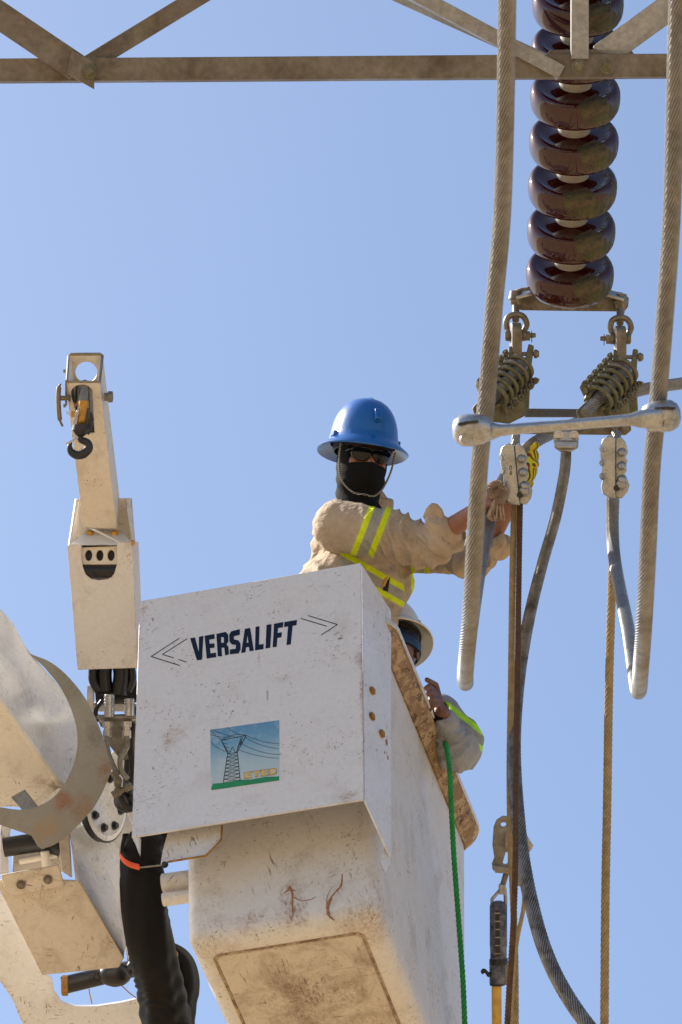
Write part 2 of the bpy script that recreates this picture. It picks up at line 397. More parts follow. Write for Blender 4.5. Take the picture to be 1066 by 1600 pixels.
s = NT('striped_knit_glove')
wv = s.n('ShaderNodeTexWave', wave_type='BANDS', bands_direction='DIAGONAL'); wv.inputs['Scale'].default_value = 34; wv.inputs['Distortion'].default_value = 2.5
s.l(s.co, wv.inputs[0])
c = s.ramp(wv.outputs['Fac'], [(.0, (.25, .03, .02)), (.25, (.02, .03, .01)), (.45, (.45, .55, .03)), (.8, (.55, .45, .02))]); s.set(Base_Color=c, Roughness=.9); M['glove'] = s.m

s = NT('dry_earth')
c = s.mix(s.ramp(s.noise(.15, 8, .6), [(.35, 0), (.65, 1)]), (.34, .24, .14), (.26, .19, .10))
c = s.mix(s.ramp(s.noise(2, 6, .7), [(.45, 0), (.7, 1)]), c, (.37, .28, .18))
s.set(Base_Color=c, Roughness=.95); s.bump(s.noise(4, 8, .7), .5, .05); M['earth'] = s.m

# ------------------------------------------------------------------ ground
gm = MB(); N = 40
xs = np.linspace(-1, 1, N + 1); xs = np.sign(xs) * np.abs(xs) ** 3 * 2500
gv = [(x, y, (0.15 * math.sin(x * .13) * math.cos(y * .11) if max(abs(x), abs(y)) < 300 else 0)) for y in xs for x in xs]
gm.add(gv, [(j * (N + 1) + i, j * (N + 1) + i + 1, (j + 1) * (N + 1) + i + 1, (j + 1) * (N + 1) + i) for j in range(N) for i in range(N)])
g = part('ground', gm, M['earth'], None, smooth=60); g['kind'] = 'structure'

#==BODY==
# ================================================================== THE LIFT
BO = np.array([-0.67392857, 12.31070881, 10.17528721])
BM = np.array([[0.9697, 0.2441, -0.0052], [-0.2418, 0.9629, 0.1197], [0.0343, -0.1148, 0.9928]])
BU, BV, BW = BM[:, 0], BM[:, 1], BM[:, 2]
def Bk(u, v, w_): return BO + BM @ np.array([u, v, w_])
PW, PH = .7633, 1.0116
BROT = Matrix([list(r) for r in BM]).to_4x4()
bucket = thing('aerial_bucket', 'large scratched white two-person work bucket with a flat front cover and muddy underside', 'work bucket', Bk(.45, .75, -1.43), rot=BROT)

def ploc(px, py): q = BM.T @ (on(px, py, Bk(0, 0, 0), BV) - BO); return (q[0] - .45, -.75, q[2] + 1.43)
BRN = (.26, .17, .10)
M['panel'] = paint('white_panel_paint', (.63, .63, .635), 1.25, .22, .35, .5, seed=1, cream=(.60, .55, .48), stains=(
    (ploc(387, 933), .022, (5, 1, .8), BRN), (ploc(418, 1085), .03, (6, 1, .7), (.15, .09, .06)), (ploc(405, 1030), .03, (5, 1, .8), (.35, .28, .22)), (ploc(270, 1150), .05, (1, 1, .7), (.42, .34, .27)), (ploc(260, 1160), .016, (1, 1, 1), (.30, .22, .16)),
    (ploc(566, 1080), .010, (1, 1, .05), (.32, .18, .08)), (ploc(390, 1282), .010, (.05, 1, 1), (.32, .19, .09)), (ploc(216, 1000), .012, (1, 1, .12), (.36, .20, .08)), (ploc(225, 950), .02, (1, 1, 1), (.33, .16, .05)), (ploc(562, 1030), .02, (1, 1, .4), (.22, .15, .10)), (ploc(545, 1245), .03, (.6, 1, 1), (.3, .22, .15)), (ploc(440, 1060), .02, (.4, 1, 1), (.4, .34, .28))))
BOO = at(-40, 1200, 15.6); bl = lambda px, py, d=15.15: tuple(at(px, py, d) - BOO)
RST = (.24, .07, .02)
M['boom'] = paint('boom_paint', (.69, .67, .63), 1.5, .38, .7, .22, seed=4, brkmin=.5, stop=.95, stains=((bl(62, 1212), .045, (1, 1, 1), RST), (bl(30, 1140), .05, (1, 1, 1), (.42, .26, .12)), (bl(88, 1228), .03, (1, 1, 1), (.13, .05, .02)), (bl(12, 1150), .035, (1, 1, 1), RST), (bl(60, 1205), .03, (1, 1, 1), (.10, .04, .02))))
# --- tub (hollow, tapered, rounded lower edge)
def rrect(x0, x1, y0, y1, r, w_, n=6):
    out = []
    for cx, cy, a in ((x1 - r, y1 - r, 0), (x0 + r, y1 - r, PI / 2), (x0 + r, y0 + r, PI), (x1 - r, y0 + r, 1.5 * PI)):
        for k in range(n + 1):
            t = a + k * PI / 2 / n; yy = max(.014, cy + r * math.sin(t)); out.append(Bk(cx + r * math.cos(t), yy, w_ + drop(yy, w_)))
    return out
X0, X1, Y0, Y1, ZB, ZT = .105, .782, .18, 1.48, -1.32, -.03
def drop(y, w_): return -.12 * max(0, 1 - (y - Y0) / (Y1 - Y0)) * min(1, max(0, (w_ + .5) / .47))   # the top slopes down to the front
def ring(ins, w_, r=.05):
    tp = (ZT - w_) / (ZT - ZB) * .022
    return rrect(X0 + ins + tp, X1 - ins - tp, Y0 + ins + tp, Y1 - ins - tp, r, w_)
t = MB()
outer = [ring(.006, ZT), ring(0, ZT - .01)] + [ring(0, z) for z in np.linspace(ZT - .1, ZB + .1, 8)]
for a in np.linspace(0, PI / 2, 7)[1:]: outer.append(ring(.065 * (1 - math.cos(a)), ZB + .065 - .065 * math.sin(a)))
outer += [ring(.075, ZB)]
rings = outer[::-1] + [ring(.014, ZT), ring(.014, ZB + .1), ring(.1, ZB + .03)]
t.loft(rings, cap=True)
part('tub', t, M['tub'], bucket, smooth=50)
m_ = MB(); m_.loft([rrect(X0 + i_, X1 - i_, Y0 + i_, Y1 - i_, .025, w_) for i_, w_ in ((.10, ZB - .001), (.104, ZB - .006))], cap=True); part('bottom_panel', m_, M['bottom'], bucket, smooth=60)
m_ = MB(); m_.loft([rrect(X0 + i_, X1 - i_, Y0 + i_, Y1 - i_, .03, w_) for i_, w_ in ((.090, ZB + .002), (.090, ZB - .003), (.099, ZB - .003), (.099, ZB + .002))], cap=False, close=True); part('mud_line', m_, M['mud'], bucket, smooth=60)
# --- folded lip round the top (open frame)
lp = MB(); rr_ = []
for ins, w_, r in ((.004, -.088, .055), (-.005, -.092, .06), (-.046, -.040, .10), (-.052, -.026, .105), (-.050, -.005, .10), (-.045, .004, .09), (.0, .004, .05), (.004, -.006, .05)):
    rr_.append(rrect(X0 - .0 + ins, X1 - ins, Y0 + ins, Y1 - ins, r, w_))
lp.loft(rr_, cap=False, close=True)
lip = part('rim', lp, M['rimmud'], bucket, smooth=50, label='muddy brown folded lip round the bucket top')
cp = MB(); cr = [rrect(X0 + i_, X1 - i_, Y0 + i_, Y1 - i_, r, w_) for i_, w_, r in ((-.057, -.014, .108), (-.055, .006, .106), (-.045, .012, .09), (.002, .012, .05), (.002, .007, .05), (-.045, .007, .09), (-.051, .000, .103), (-.052, -.016, .105))]
cp.loft(cr, cap=False, close=True); part('rim_cap', cp, M['side'], bucket, smooth=50)
# inside step on which the first worker stands
st = MB(); st.obox(Bk(.45, .41, -1.10), BU, BV, BW, .56, .36, .36); part('inner_step', st, M['tub'], bucket, bevel=.02)

# rust streaks with a shape of their own on the tub front
def tf(px, py):
    q = BM.T @ (on(px, py, Bk(0, Y0 + .018, 0), BV) - BO); tp = (ZT - q[2]) / (ZT - ZB) * .022; return on(px, py, Bk(0, Y0 + tp, 0), BV)
M['streak'] = metal('rust_streak', (.27, .12, .05), .9, 0, (.40, .25, .14), .7, 60)
for pts, r in (([(452, 1386), (457, 1396), (457, 1412), (458, 1433)], [.006, .0045, .003, .001]), ([(444, 1396), (452, 1390), (462, 1392)], [.002, .005, .002]), ([(460, 1402), (470, 1407), (484, 1406), (494, 1401)], [.003, .002, .002, .001]),
               ([(535, 1366), (533, 1384), (521, 1398), (513, 1414), (514, 1430), (523, 1438)], [.002, .0045, .003, .0055, .005, .002]), ([(520, 1385), (512, 1400), (510, 1420)], [.001, .002, .001]), ([(345, 1352), (352, 1346), (350, 1356)], [.001, .0015, .001])):
    c_ = spline([tf(*p) for p in pts], 5); m_ = MB(); m_.tube(c_, np.interp(np.linspace(0, 1, len(c_)), np.linspace(0, 1, len(r)), r) * np.array([.6 + .8 * hashn(i, 9) for i in range(len(c_))]), 8)
    for i, v_ in enumerate(m_.v): d_ = (np.array(v_) - Bk(0, 0, 0)) @ BV; k_ = i // 8; pass
    m_.v = [tuple(c_[i // 8] + (np.array(v_) - c_[i // 8]) - BV * ((np.array(v_) - c_[i // 8]) @ BV) * .75) for i, v_ in enumerate(m_.v)]
    part('rust_streak', m_, M['streak'], bucket)
# --- front cover panel with flanges
cov = MB(); cov.prism([Bk(0, 0, 0), Bk(PW, 0, 0), Bk(PW, 0, -PH), Bk(0, 0, -PH)], BV * .007)
panel = part('cover_panel', cov, M['panel'], bucket, bevel=.0018)
PE = nrm(np.array([.055, .2, 0]))               # the side plate is bent slightly outwards
PEW = BM @ PE; PNW = nrm(np.cross(PEW, BW)); PNW = PNW if PNW @ BU > 0 else -PNW
def pside(px, py):
    q = BM.T @ (on(px, py, Bk(PW, 0, 0), PNW) - BO) - np.array([PW, 0, 0]); return q @ PE, q[2]
def PS(a, b): return Bk(PW, 0, 0) + PEW * a + BW * b
sp_ = [(0.009, -.004), pside(611.5, 955), pside(612, 1342), (.009, -PH + .002)]
sm = MB(); sm.prism([PS(a, b) for a, b in sp_], -PNW * .006)
part('side_plate', sm, M['side'], bucket, bevel=.001, label='pale side plate with rusty bolts')
# return flange at the lower edge of the side plate
v1, w1 = pside(612, 1342)
fl = MB(); fl.prism([PS(v1, w1), PS(v1 - .015, w1 - .075) - BU * .012, PS(v1 - .02, w1 - .02) - BU * .03, PS(v1 - .01, w1 + .06) - BU * .012], BV * .005)
part('corner_tab', fl, M['panel'], bucket)
# left flange and its pointed foot
lf = MB(); lf.prism([Bk(.001, .009, -.004), Bk(.001, .20, -.004), Bk(.001, .20, -.8), Bk(.001, .03, -PH), Bk(.001, .009, -PH)], BU * .005)
part('left_flange', lf, M['side'], bucket, bevel=.001)
a = plane2([(208, 1309), (217, 1333), (218, 1306)], Bk(0, .004, -PH), BU, BW)
ft = MB(); ft.prism([Bk(x, .004, -PH + y - .0) for x, y in a], BV * .02); part('foot_tab', ft, M['panel'], bucket)
# support bracket under the cover
def onv(v, px, py): return on(px, py, Bk(0, v, 0), BV)
br = MB(); br.prism([onv(.05, *p) for p in ((262, 1300), (347, 1288), (346, 1312), (322, 1336), (262, 1346), (251, 1350), (254, 1330))], BV * .006)
part('bracket_plate', br, M['tub'], bucket, bevel=.002)
be = MB(); be.tube([onv(.045, *p) for p in ((347, 1290), (346, 1312), (322, 1337), (262, 1347))], .0035, 8); part('weld_bead', be, M['rustbolt'], bucket)
bb = MB(); bb.hexbolt(onv(.045, 258, 1352), -BV, .008, .012); part('bolt', bb, M['dark'], bucket)
# frame tubes seen between tub and hoses
for y0, y1, mt in ((1362, 1392, 'tub'), (1392, 1412, 'boom')):
    tb = MB(); tb.tube([onv(.32, 255, (y0 + y1) / 2 + 4), onv(.32, 320, (y0 + y1) / 2 - 5)], (y1 - y0) / 2 / 450, 20); part('support_tube', tb, M[mt], bucket)
# bolts on side plate
def sbolt(px, py, n_='bolt'):
    a_, b_ = pside(px, py); m_ = MB(); m_.obox(PS(a_, b_) + PNW * .004, PEW, BW, PNW, .019, .021, .012); m_.lathe(PS(a_, b_), PNW, [(.0135, -.001), (.0135, .003)], 14); return part(n_, m_, M['rustbolt'], bucket)
for p in ((580.5, 1080), (580, 1120), (595.5, 1147)): sbolt(*p)
for (px, py, r) in ((604, 1160, .012), (606, 1184, .007), (601, 1176, .004), (589, 1172, .003)):
    a_, b_ = pside(px, py); ss = MB()
    ss.prism([PS(a_ + r * .45 * math.cos(k) * (.7 + .5 * hashn(k, px)), b_ + r * 1.3 * math.sin(k) * (.7 + .5 * hashn(k, py))) + PNW * .0005 for k in np.arange(9) * .698], PNW * .0013)
    part('rust_scab', ss, M['rustbolt'], bucket)

# --- print on the cover
def pan(px, py): q = BM.T @ (on(px, py, Bk(0, 0, 0), BV) - BO); return q[0], q[2]
def pp(px, py, off=.0006): a_, b_ = pan(px, py); return Bk(a_, -off, b_)
TL, TR, BR_, BL = [np.array(pan(*p)) for p in ((297.5, 997.5), (464.5, 968.5), (460.5, 1006), (302, 1033))]
def quad(u, v): return (1 - v) * ((1 - u) * BL + u * BR_) + v * ((1 - u) * TL + u * TR)
LET = {  # (x0, x1, polygons in a 0..1 cell)
 'V': (0, .125, [[(0, 1), (.36, 1), (.52, .32), (.66, 1), (1, 1), (.70, 0), (.30, 0)]]),
 'E': (.135, .232, [[(0, 0), (0, 1), (.95, 1), (.95, .8), (.42, .8), (.42, .61), (.88, .61), (.88, .42), (.42, .42), (.42, .2), (.97, .2), (.97, 0)]]),
 'R': (.245, .355, [[(0, 0), (0, 1), (.38, 1), (.38, 0)], [(.38, 1), (.8, 1), (1, .86), (1, .58), (.82, .46), (.98, .36), (1, 0), (.66, 0), (.62, .34), (.38, .38), (.38, .55), (.6, .57), (.62, .78), (.38, .8)]]),
 'S': (.365, .47, [[(0, .0), (0, .22), (.55, .22), (.58, .38), (.2, .44), (0, .58), (0, .86), (.18, 1), (.96, 1), (.96, .78), (.42, .78), (.40, .63), (.8, .56), (1, .42), (1, .14), (.82, 0)]]),
 'A': (.475, .60, [[(0, 0), (.30, 1), (.70, 1), (1, 0), (.66, 0), (.61, .2), (.39, .2), (.42, .38), (.57, .38), (.5, .72), (.34, 0)]]),
 'L': (.612, .695, [[(0, 0), (0, 1), (.45, 1), (.45, .22), (1, .22), (1, 0)]]),
 'I': (.715, .762, [[(0, 0), (0, 1), (1, 1), (1, 0)]]),
 'F': (.785, .872, [[(0, 0), (0, 1), (1, 1), (1, .79), (.46, .79), (.46, .58), (.92, .58), (.92, .37), (.46, .37), (.46, 0)]]),
 'T': (.882, 1.0, [[(0, 1), (1, 1), (1, .78), (.69, .78), (.69, 0), (.33, 0), (.33, .78), (0, .78)]]),
}
for ch in 'VERSALIFT':
    x0, x1, polys = LET[ch]; m_ = MB()
    for k, pl in enumerate(polys):
        pts = []
        for a_, b_ in pl:
            q = quad(x0 + (x1 - x0) * a_ * .995, b_ + (hashn(a_ * 7 + b_ * 3, x0 * 50) - .5) * (.05 if ch in 'RS' else .015)); pts.append(Bk(q[0], -.0005, q[1]))
        m_.prism(pts, -BV * (.0004 + .0001 * k))
    part('letter', m_, M['ink'], panel, smooth=0)
def stroke(mb, pts, wd, off=.0006):
    for p, q in zip(pts[:-1], pts[1:]):
        p = np.array(p); q = np.array(q); d_ = q - p; n_ = np.array([-d_[1], d_[0]]) / np.linalg.norm(d_) * wd / 2
        mb.prism([Bk(x, -off, z) for x, z in (p + n_, q + n_, q - n_, p - n_)], -BV * .0003)
for sets in ([[(281, 997), (236.5, 1026), (281, 1040)], [(292.8, 998), (254, 1022.7), (272, 1028.3)], [(279.5, 1030.5), (291.5, 1034.8)]],
             [[(481.5, 962), (527.5, 976), (502, 992.5)], [(470.5, 966.5), (511, 978.7)]]):
    m_ = MB()
    for l_ in sets: stroke(m_, [pan(*p) for p in l_], .0032)
    part('arrow_mark', m_, M['blackink'], panel, smooth=0)
# sticker
SQ = [np.array(pan(*p)) for p in ((329, 1140.5), (436.5, 1125.5), (436.5, 1219), (330, 1234.5))]
def sq(u, v): return (1 - v) * ((1 - u) * SQ[3] + u * SQ[2]) + v * ((1 - u) * SQ[0] + u * SQ[1])
s = NT('sticker_print')   # blue sky print fading to pale, flat artwork
sep = s.n('ShaderNodeSeparateXYZ'); s.l(s.co, sep.inputs[0])
zc = (Matrix([list(r) for r in BM]).to_3x3())
f0 = s.n('ShaderNodeMapRange'); s.l(sep.outputs['Z'], f0.inputs[0]); f0.inputs[1].default_value = sq(.5, 0)[1] + 1.43; f0.inputs[2].default_value = sq(.5, 1)[1] + 1.43
c = s.ramp(f0.outputs[0], [(0, (.46, .52, .50)), (.4, (.34, .46, .50)), (.75, (.13, .30, .42)), (1, (.09, .24, .38))])
c = s.mix(s.ramp(s.noise(26, 5, .6), [(.5, 0), (.75, .5)]), c, (.5, .53, .53))
c = s.mix(s.ramp(s.noise(90, 5, .8), [(.66, 0), (.69, .85)]), c, (.25, .2, .15))
s.set(Base_Color=c, Roughness=.4); M['stick'] = s.m
def sp3(u, v, off): q = sq(u, v); return Bk(q[0], -off, q[1])
m_ = MB(); m_.prism([sp3(*p, .0005) for p in ((0.01, 0), (.0, .14), (.03, .17), (0, .22), (0, 1), (1, 1), (1, 0))], -BV * .0003)
stk = part('sticker', m_, M['stick'], panel, smooth=0)
m_ = MB(); m_.prism([sp3(*p, .0009) for p in ((.01, -.005), (0, .02), (.03, .1), (.2, .085), (.4, .10), (.6, .075), (.8, .085), (1, .06), (1, -.005))], -BV * .0002)
part('printed_grass', m_, plain('printed_green', (.01, .22, .07), .5), stk, smooth=0)
def ss_(mb, pts, wd, off=.0012):
    for p, q in zip(pts[:-1], pts[1:]):
        a_ = sq(*p); b_ = sq(*q); d_ = b_ - a_; n_ = np.array([-d_[1], d_[0]]) / np.linalg.norm(d_) * wd / 2
        mb.prism([Bk(x, -off, z) for x, z in (a_ + n_, b_ + n_, b_ - n_, a_ - n_)], -BV * .0002)
m_ = MB()
L0, L1, R0, R1 = (.18, .08), (.25, .56), (.43, .08), (.39, .56)
ss_(m_, [L0, L1, (.16, .80), (.52, .82), (.39, .56), R0], .0024); ss_(m_, [(.27, .54), (.17, .78)], .002); ss_(m_, [(.37, .54), (.45, .80)], .0024); ss_(m_, [(.27, .54), (.32, .66), (.37, .54)], .0018)
for k in range(8):
    a0, a1 = k / 8, (k + 1) / 8; l = lambda t_: (L0[0] + (L1[0] - L0[0]) * t_, L0[1] + (L1[1] - L0[1]) * t_); r_ = lambda t_: (R0[0] + (R1[0] - R0[0]) * t_, R0[1] + (R1[1] - R0[1]) * t_)
    ss_(m_, [l(a0), r_(a1), l(a1), r_(a0)], .0014)
for k in range(4): ss_(m_, [(.16 + k * .025, .80 - k * .06), (.235 + k * .02, .79 - k * .07)], .0014); ss_(m_, [(.40 + .03 * k, .62 + .05 * k), (.47 - .01 * k, .80 - .05 * k)], .0014)
part('printed_pylon', m_, M['blackink'], stk, smooth=0)
m_ = MB()
for a_, b_, c_ in (((.52, .82), (.75, .66), (1, .60)), ((.5, .8), (.7, .60), (1, .52)), ((.42, .72), (.7, .48), (1, .42)), ((.4, .6), (.7, .42), (1, .36)),
                   ((0, .99), (.08, .88), (.16, .80)), ((0, .8), (.1, .66), (.22, .6)), ((.0, .92), (.12, .84), (.3, .83)), ((.02, 1), (.2, .88), (.4, .8)), ((.25, 1), (.35, .86), (.52, .82)), ((.16, .8), (.34, .9), (.52, .82))):
    ts = [((1 - t_) ** 2 * a_[0] + 2 * t_ * (1 - t_) * b_[0] + t_ * t_ * c_[0], (1 - t_) ** 2 * a_[1] + 2 * t_ * (1 - t_) * b_[1] + t_ * t_ * c_[1]) for t_ in np.linspace(0, 1, 7)]
    ss_(m_, ts, .0013, .0014)
part('printed_wires', m_, M['blackink'], stk, smooth=0)
E_ = LET['E'][2]; T_ = LET['T'][2]; D_ = [[(0, 0), (0, 1), (.7, 1), (1, .78), (1, .22), (.7, 0)]]
for k, (pl, x) in enumerate(((E_, .50), (T_, .62), (E_, .74), (D_, .86))):
    for grow, col, off in ((1.16, 'rustbolt', .0014), (1.0, 'gold', .0018)):
        m_ = MB()
        m_.prism([sp3(x + (.5 + (a_ - .5) * grow) * .10, .105 + (.5 + (b_ - .5) * grow) * .095 , off) for a_, b_ in pl[0]], -BV * .0002)
        if col == 'gold' and 'gold' not in M: M['gold'] = plain('printed_gold', (.62, .42, .10), .5)
        part('printed_letter', m_, M[col], stk, smooth=0)
m_ = MB(); m_.prism([sp3(.89, .13, .002), sp3(.89, .175, .002), sp3(.925, .175, .002), sp3(.94, .155, .002), sp3(.925, .13, .002)], -BV * .0002); part('printed_letter', m_, M['stick'], stk, smooth=0)

# ================================================================== JIB MAST (upper left)
jib = thing('jib_mast', 'bounce-tinted white jib arm rising from a boxy hood left of the bucket', 'jib arm', at(165, 1045, 15.25))
def hexa(front, back):   # each (px,py,d) x4 clockwise
    return MB().box8([at(*p) for p in front] + [at(*p) for p in back])
# hood: underside-facing front plate with round-ended slot
def J(px, py, off=0):   # plane of the hood's front: leans towards the camera at the top
    return on(px, py, at(165, 950, 15.15) , JN) + JN * -off
JN = nrm([-.10, -.86, -.50]); JX = nrm(np.cross([0, 0, 1], -JN)); JX = nrm(np.cross(JN, np.cross(JX, JN))); JX = JX if JX[0] > 0 else -JX
JY = np.cross(-JN, JX); JY = JY if JY[2] > 0 else -JY
j0 = on(165, 950, at(165, 950, 15.15), JN)
outl = plane2([(106, 853), (127, 851), (127, 868), (129, 885), (134, 898), (143, 905), (155, 907), (170, 905), (179, 897), (183, 884), (183.5, 849), (207, 847), (215, 1043), (122, 1046)], j0, JX, JY)
mpart('hood_front', flat([outl], j0, JX, JY, .006, .001), M['jib'], jib)
bk = -JN
def slabq(p4, off, mat, name, parent=jib, bev=.0015): m_ = MB(); m_.prism(p4, off); return part(name, m_, mat, parent, bevel=bev)
A, B_, C_, D = J(106, 853), J(207, 847), J(215, 1043), J(122, 1046)
bk = nrm(FW + UP * -.0 + RT * .03)   # hood sides run straight back
dp = .16
side_r = [J(207, 847), J(215, 1043), J(215, 1043) + nrm(RT * .09 + FW) * dp, J(207, 847) + nrm(RT * .09 + FW) * dp]
slabq(side_r, -RT * .006, M['jib'], 'hood_side')
side_l = [J(106, 853), J(122, 1046), J(122, 1046) + FW * dp, J(106, 853) + FW * dp]
slabq(side_l, RT * .006, M['jib'], 'hood_side')
slabq([J(122, 1046), J(215, 1043), J(215, 1043) + nrm(RT * .09 + FW) * dp, J(122, 1046) + FW * dp], -JY * -.006, M['jib'], 'hood_floor')
# upper cheek plates of the hood
cb = at(160, 815, 15.33)
def K(px, py, d=15.33): return on(px, py, at(160, 815, d), JN)
slabq([K(113, 862), K(119, 780), K(203, 778), K(207, 846), K(200, 850)], FW * .006, M['jib'], 'back_plate')
slabq([K(119, 779), K(124, 781, 15.30), K(120, 850, 15.24), K(108, 853, 15.2)], FW * .03 - RT * .006, M['jib'], 'cheek_plate')
slabq([K(196, 780, 15.3), K(203, 778), K(213, 905, 15.27), K(206, 847, 15.2)], FW * .03 + RT * .006, M['jib'], 'cheek_plate')
slabq([J(109, 851, .01), J(131, 822, .09), J(184, 824, .09), J(205, 848, .01), J(183, 852, .0), J(127, 852, .0)], FW * .006, M['jib'], 'saddle_plate')
for px in (136, 175): m_ = MB(); m_.hexbolt(J(px, 832, .07), JN, .011, .016); part('brass_bolt', m_, M['brass'], jib)
m_ = MB(); m_.obox(on(207.5, 848, at(207.5, 848, 15.12), JN), RT, JY, FW, .012, .018, .02); part('hinge_tab', m_, M['brass'], jib, bevel=.002)
# roller bar with three oval windows, and the black drum below
bar = plane2([(127, 856), (184, 854), (184, 882), (128, 882)], J(155, 870, .02), JX, JY)
holes = [plane2([(cx + 6.5 * math.cos(a) * .95, 868 + 9 * math.sin(a)) for a in np.arange(16) * PI / 8], J(155, 870, .02), JX, JY) for cx in (139, 156.5, 174)]
mpart('window_bar', flat([bar] + holes, J(155, 870, .02), JX, JY, .01, .001), M['jib'], jib)
m_ = MB(); m_.prism([J(125, 850, .045), J(186, 848, .045), J(186, 910, .045), J(125, 910, .045)], FW * .01); part('inner_back', m_, M['dark'], jib)
m_ = MB(); m_.tube([J(128, 893, .02), J(184, 893, .02)], .024, 20); part('black_drum', m_, M['black'], jib)
for px in (145, 172): m_ = MB(); m_.hexbolt(J(px, 898, -.004), JN, .007, .01); part('bolt', m_, M['black'], jib)
# the tube of the jib: walls built separately, open at the end
dB, dT = 15.22, 14.98
fBL, fBR, fTL, fTR = at(131, 823, dB), at(183, 825, dB), at(103.5, 598, dT), at(156, 598, dT)
bTL, bTR = at(108, 554, dT + .09), at(160, 554, dT + .09)
bBR, bBL = at(186.5, 778, dB + .12), at(135, 778, dB + .12)
fx = nrm(fTR - fTL); fy = nrm((fTL + fTR) / 2 - (fBL + fBR) / 2); fc = (fTL + fTR) / 2
face = plane2([(131, 823), (183, 825), (156, 598), (103.5, 598)], fc, fx, fy)
hole = plane2([(128 + 17 * math.cos(a), 613 + 13 * math.sin(a)) for a in np.linspace(PI * 1.0 - .1, PI * 2 + .1, 14)] + [(145, 622), (148.5, 676), (126, 679), (118, 640), (112, 622)], fc, fx, fy)
mpart('jib_underside', flat([face, hole], fc, fx, fy, .006, .0008), M['jib'], jib)
nb = FW * 1.0
slabq([fTR, fBR, bBR, bTR], -RT * .006, M['jib'], 'jib_side')
slabq([fTL, fBL, bBL, bTL], RT * .006, M['jib'], 'jib_side')
gx = nrm(bTR - bTL); gy = nrm((bTL + bTR) / 2 - (bBL + bBR) / 2); gc = (bTL + bTR) / 2
gface = plane2([(108, 554), (160, 554), (186.5, 778), (135, 778)], gc, gx, gy)
gh = plane2([(135 + 17.5 * math.cos(a), 581 + 17 * math.sin(a)) for a in np.arange(24) * PI / 12], gc, gx, gy)
mpart('jib_top', flat([gface, gh], gc, gx, gy, .006, .0008), M['jib'], jib)
# lining visible through the end, rim of the cut tube
m_ = MB(); m_.tube([at(*p) for p in ((104.5, 597, dT), (156, 597, dT), (160, 556, dT + .09), (157, 553.5, dT + .09), (111, 553.5, dT + .09), (107.5, 557, dT + .09))], .0055, 8, close=True); part('end_rim', m_, M['galv'], jib)
# sheave inside: two discs and a core
cS = at(131, 622, 15.06)
for dx in (-.022, .022):
    m_ = MB(); m_.lathe(cS + RT * dx, RT, [(.0, -.003), (.052, -.003), (.054, 0), (.052, .003), (0, .003)], 28); part('sheave_flange', m_, M['dark'], jib)
m_ = MB(); m_.lathe(cS, RT, [(.036, -.02), (.036, .02)], 24); part('sheave_core', m_, M['galv'], jib)
# axle nut on the right, cleat on the left
m_ = MB(); m_.lathe(at(163, 620, 15.04), RT, [(.014, 0), (.014, .012), (.019, .013), (.019, .028), (.012, .03)], 14); part('axle_nut', m_, M['galv'], jib)
m_ = MB(); m_.tube(spline([at(*p) for p in ((98, 666, 14.98), (93.5, 655, 14.97), (91.5, 630, 14.97), (92, 608, 14.97), (94.5, 600, 14.98))], 5), [.004] * 5 + [.0085] * 12 + [.004] * 4, 12)
m_.lathe(at(94, 622, 14.98), RT * 1, [(.009, 0), (.008, .03), (.013, .035)], 12); m_.obox(at(103.5, 614, 14.99), RT, UP, FW, .006, .085, .03)
part('rope_cleat', m_, M['yoke'], jib, bevel=.001)
for (px, py) in ((101, 580), (101, 634)): m_ = MB(); m_.lathe(at(px + 2, py, 14.99), -RT, [(.006, 0), (.006, .008)], 8); part('cleat_bolt', m_, M['galv'], jib)
for px, py in ((210, 936), (217, 936)): pass

# hoist hook and its block hanging out of the slot
hook = thing('hoist_hook', 'dark steel hook on a yellow-taped cable hanging from the jib tip', 'hook', at(124, 714, 14.9))
m_ = MB(); m_.tube(spline([at(*p) for p in ((133, 598, 15.01), (131.5, 615, 14.97), (129, 632, 14.95), (128, 648, 14.945))], 5), [.0135] * 6 + [.016] * 10, 14); part('cable_thimble', m_, M['galv'], hook)
m_ = MB(); m_.tube(spline([at(*p) for p in ((132, 627, 14.93), (130, 640, 14.925), (127.5, 655, 14.925), (124, 662, 14.93))], 4), [.014, .015, .014] + [.013] * 10, 12); part('yellow_tape', m_, M['brass'], hook)
m_ = MB(); m_.lathe(at(131, 632, 14.93), UP, [(.0165, -.012), (.0175, 0), (.0165, .012)], 16)
m_.tube([at(122, 628, 14.92), at(118, 633, 14.9), at(115, 630, 14.9)], .0018, 6); m_.tube([at(121, 632, 14.92), at(116, 637, 14.9)], .0018, 6); part('yellow_wire', m_, M['brass'], hook)
m_ = MB(); m_.tube([at(123, 600, 15.0), at(123, 655, 14.96)], .003, 8); m_.tube([at(140, 600, 15.0), at(143, 660, 14.95)], .0065, 8); part('block_rod', m_, M['galv'], hook)
m_ = MB(); m_.prism([at(*p) for p in ((121, 638, 14.92), (125, 640, 14.92), (119, 668, 14.91), (121, 678, 14.91), (112, 684, 14.9), (114, 660, 14.91))], FW * .012); part('block_cheek', m_, M['steel'], hook, bevel=.002)
m_ = MB(); m_.prism([at(*p) for p in ((142, 641, 14.93), (147, 655, 14.93), (139, 680, 14.92), (133, 676, 14.92), (139, 655, 14.93))], FW * .014); part('block_cheek', m_, M['dark'], hook, bevel=.002)
m_ = MB(); m_.obox(at(114.5, 647, 14.9), RT, UP, FW, .012, .02, .014); m_.tube([at(110, 649, 14.9), at(106, 644, 14.9), at(103.5, 642, 14.9), at(103, 645, 14.9), at(106, 646.5, 14.9)], .001, 6); part('safety_pin', m_, M['brass'], hook)
m_ = MB(); m_.lathe(at(126, 676, 14.92), -UP, [(.026, -.028), (.03, -.01), (.022, .004), (.012, .012)], 18); part('swivel', m_, M['dark'], hook)
